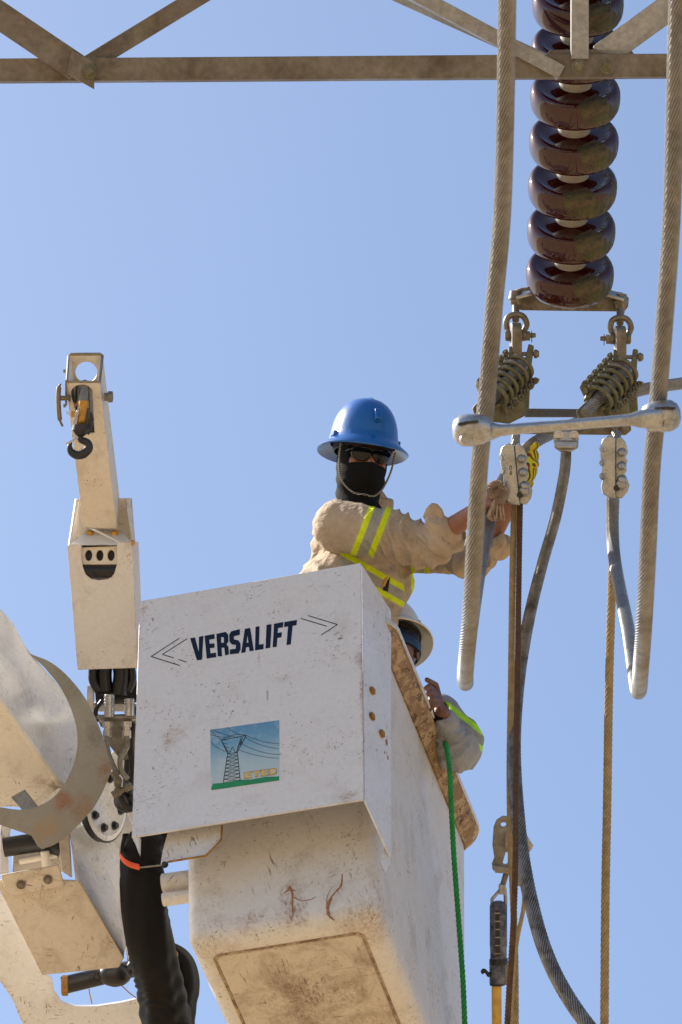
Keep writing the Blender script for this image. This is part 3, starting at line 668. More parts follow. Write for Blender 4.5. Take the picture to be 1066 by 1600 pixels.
hk = spline([at(*p) for p in ((125, 680, 14.92), (127, 687, 14.92), (137, 692, 14.92), (138.5, 701, 14.92), (130, 709, 14.92), (120, 711, 14.92), (111.5, 706, 14.92), (109, 698, 14.92), (111, 691, 14.92))], 6)
m_ = MB(); m_.tube(hk, np.interp(np.linspace(0, 1, len(hk)), [0, .25, .5, .75, 1], [.010, .013, .0165, .0125, .005]), 16); part('hook_bowl', m_, M['dark'], hook)
m_ = MB(); m_.tube([at(122, 683, 14.91), at(106, 693, 14.9)], .004, 8); m_.obox(at(106, 693, 14.9), RT, UP, FW, .012, .006, .012); part('safety_latch', m_, M['steel'], hook)

# ================================================================== HOSES UNDER THE HOOD
hyd = thing('rotary_actuator', 'black hydraulic pivot with steel fittings between jib hood and bucket', 'hydraulic fitting', at(180, 1250, 15.35))
m_ = MB(); m_.tube([at(150, 1085, 15.33), at(220, 1080, 15.33)], .038, 24); part('pivot_shaft', m_, M['black'], hyd)
for pts, r in ((((166, 1035), (164, 1055), (166, 1080)), .024), (((187, 1035), (190, 1055), (186, 1085)), .028), (((147, 1040), (146, 1062), (156, 1080)), .017), (((205, 1040), (207, 1062), (200, 1080)), .014)):
    m_ = MB(); m_.tube(spline([at(px, py, 15.26) for px, py in pts], 5), r, 16); part('rubber_hose', m_, M['black'], hyd)
m_ = MB(); m_.lathe(at(142, 1090, 15.3), RT, [(.045, -.01), (.045, .01)], 24); part('end_cap', m_, M['boom'], hyd)
m_ = MB(); m_.prism([at(*p) for p in ((137, 1098, 15.34), (225, 1100, 15.34), (225, 1112, 15.34), (140, 1112, 15.34))], FW * .1); part('cross_plate', m_, M['boom'], hyd, bevel=.003)
# fitting bracket, tubes and nuts
bp = plane2([(153, 1123), (156, 1118), (215, 1115), (215, 1160), (205, 1185), (190, 1188), (172, 1165), (170, 1140), (158, 1135)], at(180, 1140, 15.2), RT, UP)
mpart('fitting_bracket', flat([bp], at(180, 1140, 15.2), RT, UP, .008, .001), M['galv'], hyd)
m_ = MB(); m_.obox(at(183, 1120, 15.17), RT, FW, UP, .135, .07, .012); part('bracket_shelf', m_, M['galv'], hyd, bevel=.003)
for cx, y0, y1, r in ((171, 1086, 1120, .0185), (202, 1092, 1118, .018)):
    m_ = MB(); pr = []; H = (y1 - y0) / 460
    for k in range(9): h = k / 8 * H * .55; pr += [(r * (1 if k % 2 else .90), h), (r * (1 if k % 2 else .90), h + H * .05)]
    pr += [(r * .97, H * .6), (r * .97, H)]
    m_.lathe(at(cx, y0, 15.14), -UP, [(r * .8, -.002)] + pr, 22); part('hose_ferrule', m_, M['steel'], hyd, smooth=25)
for cx, d in ((168, 15.13), (198, 15.13)):
    m_ = MB(); m_.lathe(at(cx, 1127, d), -UP, [(.017, 0), (.017, .018), (.012, .019), (.012, .03), (.0155, .031), (.0155, .055), (.01, .06)], 6); part('hex_fitting', m_, M['steel'], hyd, smooth=20)
for pts in (((168, 1150), (167, 1165), (172, 1185), (180, 1203), (184, 1212)), ((198, 1150), (199, 1165), (194, 1175), (188, 1186), (190, 1204), (200, 1218))):
    m_ = MB(); m_.tube(spline([at(px, py, 15.12) for px, py in pts], 6), .0095, 14); part('steel_pipe', m_, M['galv'], hyd)
for p, q in (((178, 1205), (186, 1224)), ((176, 1243), (206, 1226)), ((184, 1222), (185, 1238))):
    m_ = MB(); a_, b_ = at(*p, 15.12), at(*q, 15.12); L = np.linalg.norm(b_ - a_)
    m_.lathe(a_, b_ - a_, [(.011, 0), (.0135, .002), (.0135, L * .35), (.010, L * .4), (.010, L * .6), (.0145, L * .62), (.0145, L * .95), (.01, L)], 8); part('elbow_fitting', m_, M['yoke'], hyd, smooth=25)
m_ = MB(); m_.ball(at(198, 1250, 15.25), .045, 16); m_.tube([at(205, 1180, 15.25), at(203, 1215, 15.22), at(200, 1245, 15.25)], .022, 14); part('black_hose_bundle', m_, M['black'], hyd)

for pts, r in ((((208, 1130), (204, 1160), (207, 1200), (202, 1240)), .012), (((160, 1095), (150, 1110), (152, 1128)), .008), (((186, 1236), (196, 1258), (208, 1262)), .016), (((193, 1095), (206, 1100), (212, 1120)), .010)):
    m_ = MB(); m_.tube(spline([at(px, py, 15.2) for px, py in pts], 5), r, 12); part('rubber_hose', m_, M['black'], hyd)
for px, py in ((160, 1124), (208, 1122)): m_ = MB(); m_.hexbolt(at(px, py, 15.16), -UP, .008, .01); part('bolt', m_, M['steel'], hyd)
# ================================================================== BOOM TIP (lower left)
boom = thing('boom_tip', 'large glossy white boom end with rusty corners at the left edge of the photo', 'boom', at(-40, 1200, 15.6))
# plane of the underside and of the right face: the box runs from lower right to upper left
E0 = at(95, 1228, 15.15); E1 = at(-60, 1010, 14.75)            # shared lower edge
S0, S1 = at(120, 1120, 15.50), at(-60, 880, 15.1)              # upper edge of right face
U0, U1 = at(-20, 1262, 15.3), at(-120, 1180, 15.0)
m_ = MB(); 
edge_t = [S1, at(20, 975, 15.22), at(48, 1022, 15.30), at(88, 1066, 15.38), at(128, 1116, 15.46), at(138, 1165, 15.42), at(128, 1205, 15.30)]
m_.prism(edge_t + [E0, E1], nrm(np.cross(S1 - E1, E0 - E1)) * (.01 if np.cross(S1 - E1, E0 - E1) @ FW > 0 else -.01))
part('boom_side', m_, M['boom'], boom, bevel=.003)
m_ = MB(); m_.prism([E1, E0, at(60, 1258, 15.2), U0, at(-120, 1262, 15.3), U1], FW * .012); part('boom_underside', m_, M['boom'], boom, bevel=.004)
m_ = MB(); m_.prism([S1, at(48, 1022, 15.32), at(130, 1118, 15.48), at(150, 1190, 15.48), at(112, 1262, 15.5), at(40, 1262, 15.5), at(-120, 1250, 15.5), at(-120, 1000, 15.3)], FW * .02); part('boom_back', m_, M['boom'], boom)
# red stencil marks on the side
bn = nrm(np.cross(S1 - E1, E0 - E1)); bn = bn if bn @ FW < 0 else -bn
m_ = MB()
def red(px, py, wd, hh):
    c_ = on(px, py, E0, bn) + bn * .001; ex = nrm(RT - bn * (RT @ bn)); ey = np.cross(bn, ex); m_.prism([c_ + ex * a_ * wd / 2 + ey * b_ * hh / 2 for a_, b_ in ((-1, -1), (1, -1), (1, 1), (-1, 1))], bn * .0004)
for k in range(12): red(47.5 + (k % 2) * 1.5, 1062 + k * 4.4, .004, .004 + .003 * hashn(k))
part('stencil_marks', m_, plain('faded_red_print', (.45, .08, .05), .5), boom, smooth=0)
# galvanised curved guard
gd0 = [(49, 1023), (80, 1036), (110, 1062), (138, 1100), (158, 1145), (171, 1190), (172, 1207), (150, 1255), (118, 1292), (90, 1316), (66, 1326), (60, 1322), (50, 1305),
             (0, 1288), (0, 1262), (30, 1266), (55, 1262), (80, 1250), (100, 1228), (114, 1200), (122, 1165), (118, 1125), (98, 1078), (70, 1042)]
def sm2(l_, n=4): q_ = spline([(a, b, 0) for a, b in l_], n); return [(a, b) for a, b, _ in q_]
gd = plane2(sm2(gd0[:11]) + gd0[11:14] + sm2(gd0[14:] ), at(110, 1180, 15.0), nrm(RT + FW * .15), UP)
guard = thing('curved_guard', 'dull galvanised crescent-shaped guard plate with rust scrapes', 'guard plate', at(60, 1310, 15.0))
mpart('guard_plate', flat([gd], at(110, 1180, 15.0), nrm(RT + FW * .15), UP, .012, .0015), paint('scraped_galvanised_plate', (.25, .245, .22), .8, .4, 1.1, .4, dirtcol=(.13, .11, .07), seed=8, cream=(.30, .28, .22), edge=1, brkmin=.45, stop=.9, stains=tuple((tuple(at(a, b, 15.0) - at(60, 1310, 15.0)), r, (1, 1, .8), c) for a, b, r, c in ((98, 1250, .045, RST), (165, 1205, .04, (.22, .10, .04)), (78, 1290, .05, (.34, .22, .12)), (128, 1262, .05, (.24, .14, .08)), (60, 1300, .04, (.30, .20, .12)), (150, 1150, .05, (.14, .13, .11)), (110, 1070, .06, (.16, .15, .12))))), guard)
m_ = MB(); m_.prism([at(*p) for p in ((17, 1246, 15.05), (38, 1234, 15.05), (60, 1262, 15.0), (40, 1272, 15.0))], FW * .03); part('guard_lug', m_, M['galv'], guard, bevel=.003)

# knuckle below
kn = thing('boom_knuckle', 'bounce-tinted white box knuckle with two dull bolts, left of the black hose sleeve', 'boom knuckle', at(120, 1510, 15.4))
kU = [(0, 1372), (96, 1366), (104, 1386), (124, 1378), (196, 1508), (70, 1524), (0, 1372)]
kd = lambda px, py: 15.05 + (1524 - py) / 460 * -.35 + .25
def kp(px, py): return on(px, py, at(100, 1450, 15.2), nrm([.05, -.62, -.78]))
m_ = MB(); m_.prism([kp(-6, 1380), kp(6, 1372), kp(122, 1376), kp(194, 1496), kp(186, 1512), kp(66, 1524)], nrm([0, .62, .78]) * .01); part('underside_plate', m_, M['knuckle'], kn, bevel=.003)
kr = [kp(122, 1376), kp(194, 1496)]
m_ = MB(); m_.prism([kr[0], kr[1], at(197, 1475, 15.35), at(180, 1390, 15.4), at(150, 1310, 15.45), at(112, 1288, 15.4)], RT * -.01); part('side_cheek', m_, M['boom'], kn, bevel=.003)
m_ = MB(); m_.prism([at(*p) for p in ((108, 1300, 15.32), (150, 1280, 15.5), (186, 1330, 15.5), (200, 1470, 15.4), (190, 1500, 15.38), (150, 1440, 15.3), (122, 1370, 15.26))], FW * .05); part('side_plate', m_, M['boom'], kn, bevel=.004)
ed = plane2([(2, 1366), (92, 1350), (102, 1384), (20, 1396), (8, 1388)], kp(50, 1375) - FW * .04, nrm(RT), nrm([0, .6, -.9]))
m_ = MB(); m_.prism([kp(2, 1366) - FW * .03, kp(92, 1350) - FW * .03, kp(102, 1384) - FW * .025, kp(20, 1398) - FW * .025, kp(8, 1388) - FW * .025], FW * .02); part('bolt_flange', m_, M['knuckle'], kn, bevel=.004)
for px, py in ((34, 1381), (76, 1373)): m_ = MB(); m_.hexbolt(kp(px, py) - FW * .03, nrm([.05, -.62, -.78]), .011, .01); part('bolt', m_, M['yoke'], kn)
m_ = MB(); m_.tube([at(6, 1324, 15.35), at(60, 1316, 15.35), at(96, 1326, 15.35)], .034, 20); part('pivot_pin', m_, M['black'], kn)
m_ = MB(); m_.prism([at(*p) for p in ((0, 1290, 15.42), (18, 1286, 15.42), (12, 1330, 15.38), (14, 1366, 15.36), (0, 1366, 15.36))], FW * .03); part('lug_plate', m_, M['boom'], kn, bevel=.003)
m_ = MB(); m_.prism([at(*p) for p in ((92, 1312, 15.3), (108, 1302, 15.3), (112, 1372, 15.26), (97, 1362, 15.26))], FW * .05); part('lug_plate', m_, paint('rusty_lug', (.5, .4, .3), 1, .9, 1.3, .6, seed=9), kn, bevel=.003)
m_ = MB(); m_.prism([at(*p) for p in ((20, 1330, 15.42), (98, 1322, 15.42), (102, 1362, 15.36), (20, 1368, 15.36))], FW * .02); m_.tube([at(70, 1330, 15.3), at(74, 1362, 15.3)], .016, 12); m_.tube([at(30, 1346, 15.34), at(92, 1334, 15.34)], .012, 12); part('cylinder_rod', m_, M['knuckle'], kn, bevel=.002)
# round flange with bolts
fc_ = at(166, 1255, 15.42); fn = nrm([.86, -.45, -.22]); fx_, fy_, _ = frame(fn)
m_ = MB(); m_.lathe(fc_, fn, [(.13, -.03), (.13, 0), (.112, .004), (.108, .001), (.0, .001)], 40); part('round_flange', m_, M['boom'], kn)
m_ = MB(); m_.lathe(fc_ - fn * .004, fn, [(.134, -.02), (.137, 0), (.131, .004), (.13, .001)], 40); part('gasket_ring', m_, M['dark'], kn)
for k in range(8):
    a_ = k * PI / 4 + .2; m_ = MB(); m_.hexbolt(fc_ + (fx_ * math.cos(a_) + fy_ * math.sin(a_)) * .088 + fn * .002, fn, .011, .014); part('bolt', m_, M['dark'], kn)
m_ = MB(); m_.prism([at(*p) for p in ((150, 1290, 15.52), (196, 1262, 15.55), (212, 1300, 15.55), (214, 1500, 15.6), (200, 1510, 15.6), (186, 1400, 15.5))], FW * .08); part('rear_web', m_, M['boom'], kn, bevel=.003)
m_ = MB(); m_.prism([at(*p) for p in ((165, 1190, 15.56), (215, 1120, 15.56), (215, 1310, 15.6), (165, 1300, 15.6))], FW * .08); part('upper_web', m_, M['boom'], kn, bevel=.003)
m_ = MB(); m_.obox(at(114, 1252, 15.5), RT, UP, FW, .06, .2, .1); part('pedestal', m_, M['boom'], kn)

# lower boom arm sweeping off the frame, with a window of sky
la = thing('lower_boom_arm', 'curved white boom arm with an arched opening at the bottom left corner', 'boom', at(60, 1620, 15.9))
p0 = at(100, 1540, 15.75); ax_ = nrm(RT + FW * .1)
o_ = plane2([(-60, 1380), (0, 1395), (30, 1440), (66, 1520), (80, 1527), (84, 1548), (96, 1565), (118, 1572), (150, 1572), (190, 1566), (215, 1560), (240, 1680), (70, 1680), (20, 1560), (-60, 1440)], p0, ax_, UP)
mpart('arm_plate', flat([o_], p0, ax_, UP, .05, .002), M['boom'], la)
m_ = MB(); m_.tube([at(98, 1540, 15.55), at(230, 1508, 15.6)], .031, 24); part('cross_shaft', m_, M['black'], la)
m_ = MB(); m_.lathe(at(98, 1540, 15.55), -RT, [(.028, -.02), (.036, -.018), (.036, 0), (.03, .004)], 24); part('shaft_cap', m_, M['rustbolt'], la)
m_ = MB(); m_.ball(at(180, 1522, 15.5), .045, 16, sx=1.3); m_.tube([at(150, 1518, 15.52), at(200, 1520, 15.5), at(215, 1500, 15.5)], .024, 12); part('rubber_boot', m_, M['black'], la)
m_ = MB(); m_.tube(spline([at(*p) for p in ((139, 1545, 15.6), (141, 1556, 15.6), (144, 1568, 15.62))], 4), .0022, 6); part('loose_tie', m_, M['brass'], la); m_ = MB(); m_.tube([at(190, 1540, 15.5), at(203, 1552, 15.5), at(214, 1560, 15.5)], .002, 6); part('loose_tie', m_, M['brass'], la)

m_ = MB(); m_.tube([kp(124, 1378) , kp(193, 1497)], .004, 8); part('weld_bead', m_, paint('rusty_edge', (.5, .42, .32), 1, .8, 1.2, .6, seed=13, edge=0), kn)
m_ = MB(); m_.tube([E1 + FW * .008, E0 + FW * .008], .012, 14); part('edge_bead', m_, M['boom'], boom)
# black hose sleeve
hs = thing('hose_sleeve', 'black fabric sleeve full of hoses with an orange tape ring, under the bucket cover', 'hose sleeve', at(250, 1620, 15.3))
def sleeve(pts, r, seed, name='sleeve_bundle'):
    c_ = spline([at(*p) for p in pts], 10); q, tt = resample(c_, .006); rr2 = np.interp(np.linspace(0, 1, len(q)), np.linspace(0, 1, len(r)), r)
    m_ = MB(); n = 40; T = np.gradient(q, axis=0); T /= np.linalg.norm(T, axis=1)[:, None]; x, y, _ = frame(T[0], RT); rings = []
    for i in range(len(q)):
        x = nrm(x - T[i] * (x @ T[i])); y = np.cross(T[i], x); rg = []
        for k in range(n):
            th = 2 * PI * k / n
            d_ = .036 * math.sin(tt[i] * 210 + 6 * math.sin(th * 2 + seed) + 3 * math.sin(tt[i] * 21)) * max(0, math.sin(tt[i] * 13 + seed * 2 + th)) + .05 * math.sin(th * 3 + tt[i] * 6 + seed) + .035 * math.sin(tt[i] * 95 + 2.5 * math.sin(th + seed) + seed) * (1 + math.sin(tt[i] * 9 + seed)) * .5 + .03 * math.sin(th * 7 - tt[i] * 15)
            rg.append(q[i] + rr2[i] * (1 + d_) * (math.cos(th) * x + math.sin(th) * y))
        rings.append(rg)
    m_.loft(rings); return part(name, m_, M['sleeve'], hs, smooth=80)
sleeve([(290, 1300, 15.22), (258, 1308, 15.2), (228, 1320, 15.15), (222, 1360, 15.13), (224, 1420, 15.13), (236, 1490, 15.15), (252, 1550, 15.2), (268, 1640, 15.25)], [.035, .05, .068, .074, .078, .080, .080, .082, .084, .084], 1.0)
sleeve([(205, 1305, 15.3), (203, 1340, 15.28), (208, 1400, 15.26), (216, 1460, 15.25), (240, 1530, 15.28), (262, 1650, 15.3)], [.03, .04, .045, .05, .06, .06], 2.3)
sleeve([(250, 1480, 15.35), (280, 1500, 15.36), (290, 1530, 15.36), (286, 1570, 15.36), (285, 1640, 15.36)], [.03, .042, .05, .045, .04], 4.0, 'sleeve_bulge')
sleeve([(244, 1306, 15.17), (300, 1302, 15.19), (350, 1293, 15.2), (390, 1286, 15.2)], [.036, .036, .026, .014], 5.2, 'sleeve_tail')
m_ = MB(); tq = spline([at(*p) for p in ((187, 1322, 15.13), (187, 1334, 15.08), (193, 1344, 15.055), (204, 1351, 15.045), (218, 1355, 15.04))], 5)
m_.loft([[p + UP * (.010 * math.cos(a)) - FW * .004 * math.sin(a) for a in np.arange(10) * PI / 5] for p in tq])
part('tape_ring', m_, M['orange'], hs)
m_ = MB(); m_.tube([at(214, 1356, 15.04), at(252, 1352, 15.06)], .003, 8); part('strap_wire', m_, M['webbing'], hs)
m_ = MB(); m_.tube([at(262, 1308, 15.08), at(272, 1324, 15.06)], .004, 8); part('metal_strut', m_, M['galv'], hs)
m_ = MB(); m_.tube(spline([at(273, 1485, 15.28), at(277, 1490, 15.27), at(276, 1500, 15.27)], 4), .003, 8); part('yellow_clip', m_, M['brass'], hs)
# ================================================================== STEEL CROSS-ARM (lattice truss)
truss = thing('steel_crossarm', 'weathered galvanised lattice cross-arm of bolted angles along the top of the photo', 'lattice girder', at(533, 105, 14.35))
TD = 14.35
def angle_bar(p, q, wd, name='brace', lip=.06, side=1, th=.007, mat='truss', back=.07, d0=None, face_n=None):
    """L-section between two points: a broad web facing the camera and a leg running back from one edge"""
    p = np.array(p); q = np.array(q); t_ = nrm(q - p); n = face_n if face_n is not None else -FW
    y = nrm(np.cross(t_, n)) * side; n = np.cross(y, t_); n = n if n @ FW < 0 else -n
    prof = [(-wd / 2, 0), (wd / 2, 0), (wd / 2, -th), (-wd / 2 + th, -th), (-wd / 2 + th, -back), (-wd / 2, -back)]
    m_ = MB(); m_.loft([[p + y * a + n * b for a, b in prof], [q + y * a + n * b for a, b in prof]]); return part(name, m_, M[mat], truss, bevel=.002)
z_ = nrm([0, -.80, -.60])
angle_bar(at(-120, 110, TD), at(1190, 100.5, TD), 36 / 490, 'bottom_chord', side=-1, back=.08)
angle_bar(at(-60, -16, TD - .03), at(122, 106.5, TD - .022), .088, side=1, back=.05)
angle_bar(at(128, 106, TD + .03), at(420, -72, TD + .03), .058, side=1, back=.05)
angle_bar(at(878, 113, TD - .012), at(560, -58, TD - .03), .046, side=1, back=.06, mat='trusslight')
angle_bar(at(862, 100, TD + .16), at(540, -46, TD + .16), .05, side=-1, back=.05, mat='trusslight')
angle_bar(at(906.5, 92, TD - .02), at(906.5, -90, TD - .02), .056, 'vertical_post', side=1, back=.05, mat='trusslight')
angle_bar(at(940, 88, TD + .02), at(1160, -72, TD + .02), .085, side=1, back=.06, mat='trusslight')
# pointed tail of the left brace
m_ = MB(); m_.prism([at(*p, TD - .04) for p in ((112, 78), (140, 93), (147, 98), (147, 139), (104, 115))], FW * .02); part('brace_tip', m_, M['truss'], truss, bevel=.001)
for px, py in ((140, 112), (905, 104), (949, 104)): m_ = MB(); m_.hexbolt(at(px, py, TD - .045), -FW, .0165, .024); part('bolt', m_, M['mossy'], truss)
m_ = MB(); m_.prism([at(*p, TD + .02) for p in ((845, 96), (860, 78), (985, 76), (1000, 96), (998, 112), (846, 113))], FW * .008); part('gusset_plate', m_, M['truss'], truss, bevel=.002)

# ================================================================== INSULATOR STRING
AL = rad(55); AX = FW * math.cos(AL) - UP * math.sin(AL) + RT * .004; AX = nrm(AX)
D6 = at(891, 411, 15.2); PITCHI = .173
ins = thing('insulator_string', 'string of glossy brown porcelain discs with lichen hanging behind the cross-arm', 'insulator', D6 + AX * .1)
prof = [(.0, -.004), (.05, -.004), (.056, 0), (.075, .006), (.100, .008), (.115, .003), (.124, -.001), (.134, .001), (.143, .010), (.149, .026), (.150, .045), (.149, .065), (.146, .080), (.139, .094), (.130, .100), (.123, .094), (.118, .06), (.108, .05), (.10, .075), (.094, .078), (.088, .05), (.06, .045), (.0, .045)]
m_ = MB(); m_.lathe([0, 0, 0], [0, 0, 1], prof, 72); dm = mk(m_, 'disc')
ax_x, ax_y, _ = frame(AX, RT)
if ax_x @ RT < 0: ax_x, ax_y = -ax_x, -ax_y
RMx = Matrix([[ax_x[i], ax_y[i], AX[i]] for i in range(3)])
al = dm.attributes.new('lichen', 'FLOAT', 'POINT')
cdir = np.array([RMx.transposed() @ V(nrm(-FW * .25 - UP * .8 + RT * .55))]).reshape(3)
for i, v_ in enumerate(dm.vertices):
    c_ = nrm([v_.co.x, v_.co.y, 1e-4]) @ nrm([cdir[0], cdir[1], 0]); al.data[i].value = max(0, c_) * .62 * (1 if v_.co.z > .01 else .6) * (math.hypot(v_.co.x, v_.co.y) > .09)
dm.materials.append(M['porcelain'])
cm = MB(); cm.lathe([0, 0, 0], [0, 0, 1], [(.0, -.10), (.03, -.10), (.043, -.085), (.05, -.05), (.054, -.02), (.055, .0), (.05, .003), (.0, .003)], 32); capm = mk(cm, 'metal_cap')
pm = MB(); pm.lathe([0, 0, 0], [0, 0, 1], [(.02, .04), (.016, .05), (.013, .09), (.018, .10)], 16); pinm = mk(pm, 'pin')
for me_ in (dm, capm, pinm): me_.polygons.foreach_set('use_smooth', [True] * len(me_.polygons)); me_.set_sharp_from_angle(angle=rad(50))
capm.materials.append(M['cement']); pinm.materials.append(M['yoke'])
for k in range(-2, 6):
    # 6 full discs up to the cross-arm, two above it
    o = bpy.data.objects.new('porcelain_disc', dm); COL.objects.link(o); o.parent = ins
    P = D6 - AX * PITCHI * (5 - k)
    rz = Matrix.Rotation((hashn(k, 5) - .5) * .5, 4, 'Z')
    o.matrix_local = Matrix.Translation(V(P - (D6 + AX * .1))) @ RMx.to_4x4() @ rz
    for nm, me_ in (('metal_cap', capm), ('pin', pinm)):
        c_ = bpy.data.objects.new(nm, me_); COL.objects.link(c_); c_.parent = o

# ================================================================== YOKE PLATE
YD = 15.33
yc = D6 + AX * (PITCHI - .0)
yk = thing('yoke_plate', 'galvanised trapezoid yoke plate hanging under the lowest insulator disc', 'yoke plate', at(889, 480, YD))
yex = nrm(at(965, 470, YD) - at(813, 464, YD)); yn = nrm(FW * -.35 - UP * .94); yey = nrm(np.cross(yn, yex)); yo = at(889, 478, YD)
yp = plane2([(800, 461), (806, 454), (815, 451), (832, 449), (845, 444), (935, 448), (948, 453), (962, 457), (973, 459), (981, 466), (980, 478), (975, 485), (880, 484), (815, 483), (801, 478)], yo, yex, UP)
mpart('yoke_body', flat([yp], yo, yex, nrm(UP + FW * -.15), .022, .003), M['yoke'], yk)
m_ = MB(); m_.lathe(yc - AX * .10, AX, [(.03, 0), (.034, .03), (.034, .085), (.028, .10)], 18); part('socket_eye', m_, M['yoke'], yk)
m_ = MB(); m_.prism([at(*p) for p in ((803, 457, 15.31), (838, 449, 15.31), (838, 455, 15.27), (807, 463, 15.27))], -UP * .012); part('top_rib', m_, M['alu'], yk, bevel=.003)
m_ = MB(); m_.prism([at(*p) for p in ((940, 450, 15.31), (978, 460, 15.31), (975, 466, 15.27), (940, 456, 15.27))], -UP * .012); part('top_rib', m_, M['alu'], yk, bevel=.003)
for cx, cy in ((806, 472), (970, 477)):
    m_ = MB(); m_.lathe(at(cx, cy - 13, YD - .03), -UP, [(.010, -.012), (.020, -.01), (.022, .0), (.024, .010), (.026, .016), (.021, .022), (.021, .03), (.017, .034), (.0135, .05), (.012, .06), (.0, .066)], 20); part('yoke_bolt', m_, M['yoke'], yk)
    m_ = MB(); m_.tube([at(cx + 3, cy - 4, YD - .06), at(cx + 5, cy + 8, YD - .06), at(cx + 1, cy + 16, YD - .06)], .0015, 6); part('cotter_pin', m_, M['rag'] if False else M['rope'], yk)

# ================================================================== SHACKLES, LINKS, STRAIN CLAMPS
def assembly(ox, oy, side, which):
    """hardware under one end of the yoke. ox, oy: shift from the left one; side: +1 nut on the right"""
    g1 = 'shackles under the yoke plate'; g2 = 'strain clamps under the yoke plate'
    q = lambda px, py, d: at(px + ox, py + oy, d)
    lab = {'L': 'left bow shackle with its nut facing the space between the clamps', 'R': 'right bow shackle below the far end of the yoke plate'}[which]
    sh = thing('bow_shackle', lab, 'shackle', q(806, 530, 15.2), g1)
    b = spline([q(*p) for p in ((794, 531, 15.22), (794, 518, 15.22), (791, 508, 15.22), (794, 496, 15.22), (806, 491, 15.22), (818, 495, 15.22), (823, 507, 15.22), (819, 518, 15.22), (818, 531, 15.22))], 5)
    m_ = MB(); m_.tube(b, .0105, 14); part('bow', m_, M['yoke'], sh)
    m_ = MB(); m_.tube([q(806, 478, 15.25), q(806, 494, 15.23), q(806, 500, 15.21)], .0125, 14); part('eye', m_, M['yoke'], sh)
    m_ = MB(); a0 = 789 if side > 0 else 823; m_.lathe(q(a0, 524, 15.2), RT * side, [(.014, 0), (.015, .012), (.009, .013), (.009, .092), (.007, .105)], 12)
    m_.lathe(q(a0 + 30 * side, 525, 15.2), RT * side, [(.016, 0), (.016, .02)], 6); part('shackle_pin', m_, M['yoke'], sh)
    m_ = MB(); m_.tube([q(806 + 25 * side, 517, 15.17), q(806 + 25 * side, 535, 15.17)], .0015, 6); part('split_pin', m_, M['dark'], sh)
    for cx in (794, 818): m_ = MB(); m_.lathe(q(cx, 524, 15.2) - RT * .009, RT, [(.018, 0), (.02, .003), (.02, .015), (.018, .018)], 18); part('shackle_ear', m_, M['yoke'], sh)
    lk = thing('link_plate', {'L': 'short rounded link between left shackle and its clamp', 'R': 'short rounded link between right shackle and its clamp'}[which], 'link', q(806, 556, 15.2))
    lx = nrm(-FW * .55 + UP * -.0 + RT * .28); m_ = MB()
    o_ = [(.024 * math.cos(a), .046 + .024 * math.sin(a)) for a in np.linspace(0, PI, 10)] + [(.024 * math.cos(a), -.046 + .024 * math.sin(a)) for a in np.linspace(PI, 2 * PI, 10)]
    mpart('link_body', flat([o_], q(806, 538, 15.18), nrm(-FW + RT * .15), UP, .026, .004), M['yoke'], lk)
    lab = {'L': 'mossy left strain clamp with coiled U-bolts, partly behind the front conductor', 'R': 'mossy right strain clamp with coiled U-bolts showing the cut conductor end'}[which]
    st_ = thing('strain_clamp', lab, 'strain clamp', q(800, 640, 15.15), g2)
    # clevis arms and spine plate
    if side > 0: arms = (((795, 541), (803, 541), (802, 585), (791, 585)), ((826, 537), (834, 540), (829, 580), (826, 640), (798, 648), (806, 600), (818, 570)))
    else: arms = (((795, 541), (804, 541), (803, 585), (792, 585)), ((826, 540), (834, 541), (831, 585), (834, 640), (800, 655), (806, 600), (822, 570)))
    for k, a in enumerate(arms):
        m_ = MB(); m_.prism([q(x, y, 15.16 - (y - 540) * .0012 * (k == 0)) for x, y in a], nrm(FW + RT * .1) * (.03 if k else .018)); part('clevis_arm', m_, M['mossy'], st_, bevel=.004)
    m_ = MB(); m_.lathe(q(788, 553, 15.17), RT, [(.011, 0), (.011, .010), (.007, .011), (.007, .1), (.0145, .101), (.016, .108), (.010, .118)], 12); part('clevis_pin', m_, M['yoke'], st_)
    # conductor running through, ends in a cut face
    c0, c1 = q(812, 575, 15.12), q(757, 636, 14.98)
    cdn = nrm(c1 - c0)
    m_ = MB(); m_.tube([c0 - cdn * .02, c1 + cdn * .02], .021, strands=14, step=.02, amp=.08, pitch=.25); part('conductor_end', m_, M['cabledark'], st_)
    # trough (keeper) under the conductor
    sx = nrm(np.cross(cdn, FW)); sx = sx if sx @ RT > 0 else -sx; up_ = np.cross(sx, cdn); up_ = up_ if up_ @ FW < 0 else -up_
    m_ = MB(); m_.loft([[c0 + cdn * L_ + sx * a * sc + up_ * b for a, b in ((-.045, .0), (-.045, -.035), (-.02, -.055), (.02, -.055), (.045, -.035), (.045, 0), (.028, -.0), (.026, -.024), (-.026, -.024), (-.028, 0))] for L_, sc in ((-.01, .8), (.05, 1), (.11, 1.02), (.165, .95), (.185, .8))]); part('trough', m_, M['mossy'], st_, bevel=.003)
    m_ = MB(); m_.prism([q(*p) for p in ((738, 637, 15.0), (757, 618, 15.02), (818, 620, 15.05), (824, 648, 15.08), (796, 662, 15.05), (744, 656, 15.0))], FW * .05); part('clamp_foot', m_, M['mossy'], st_, bevel=.006)
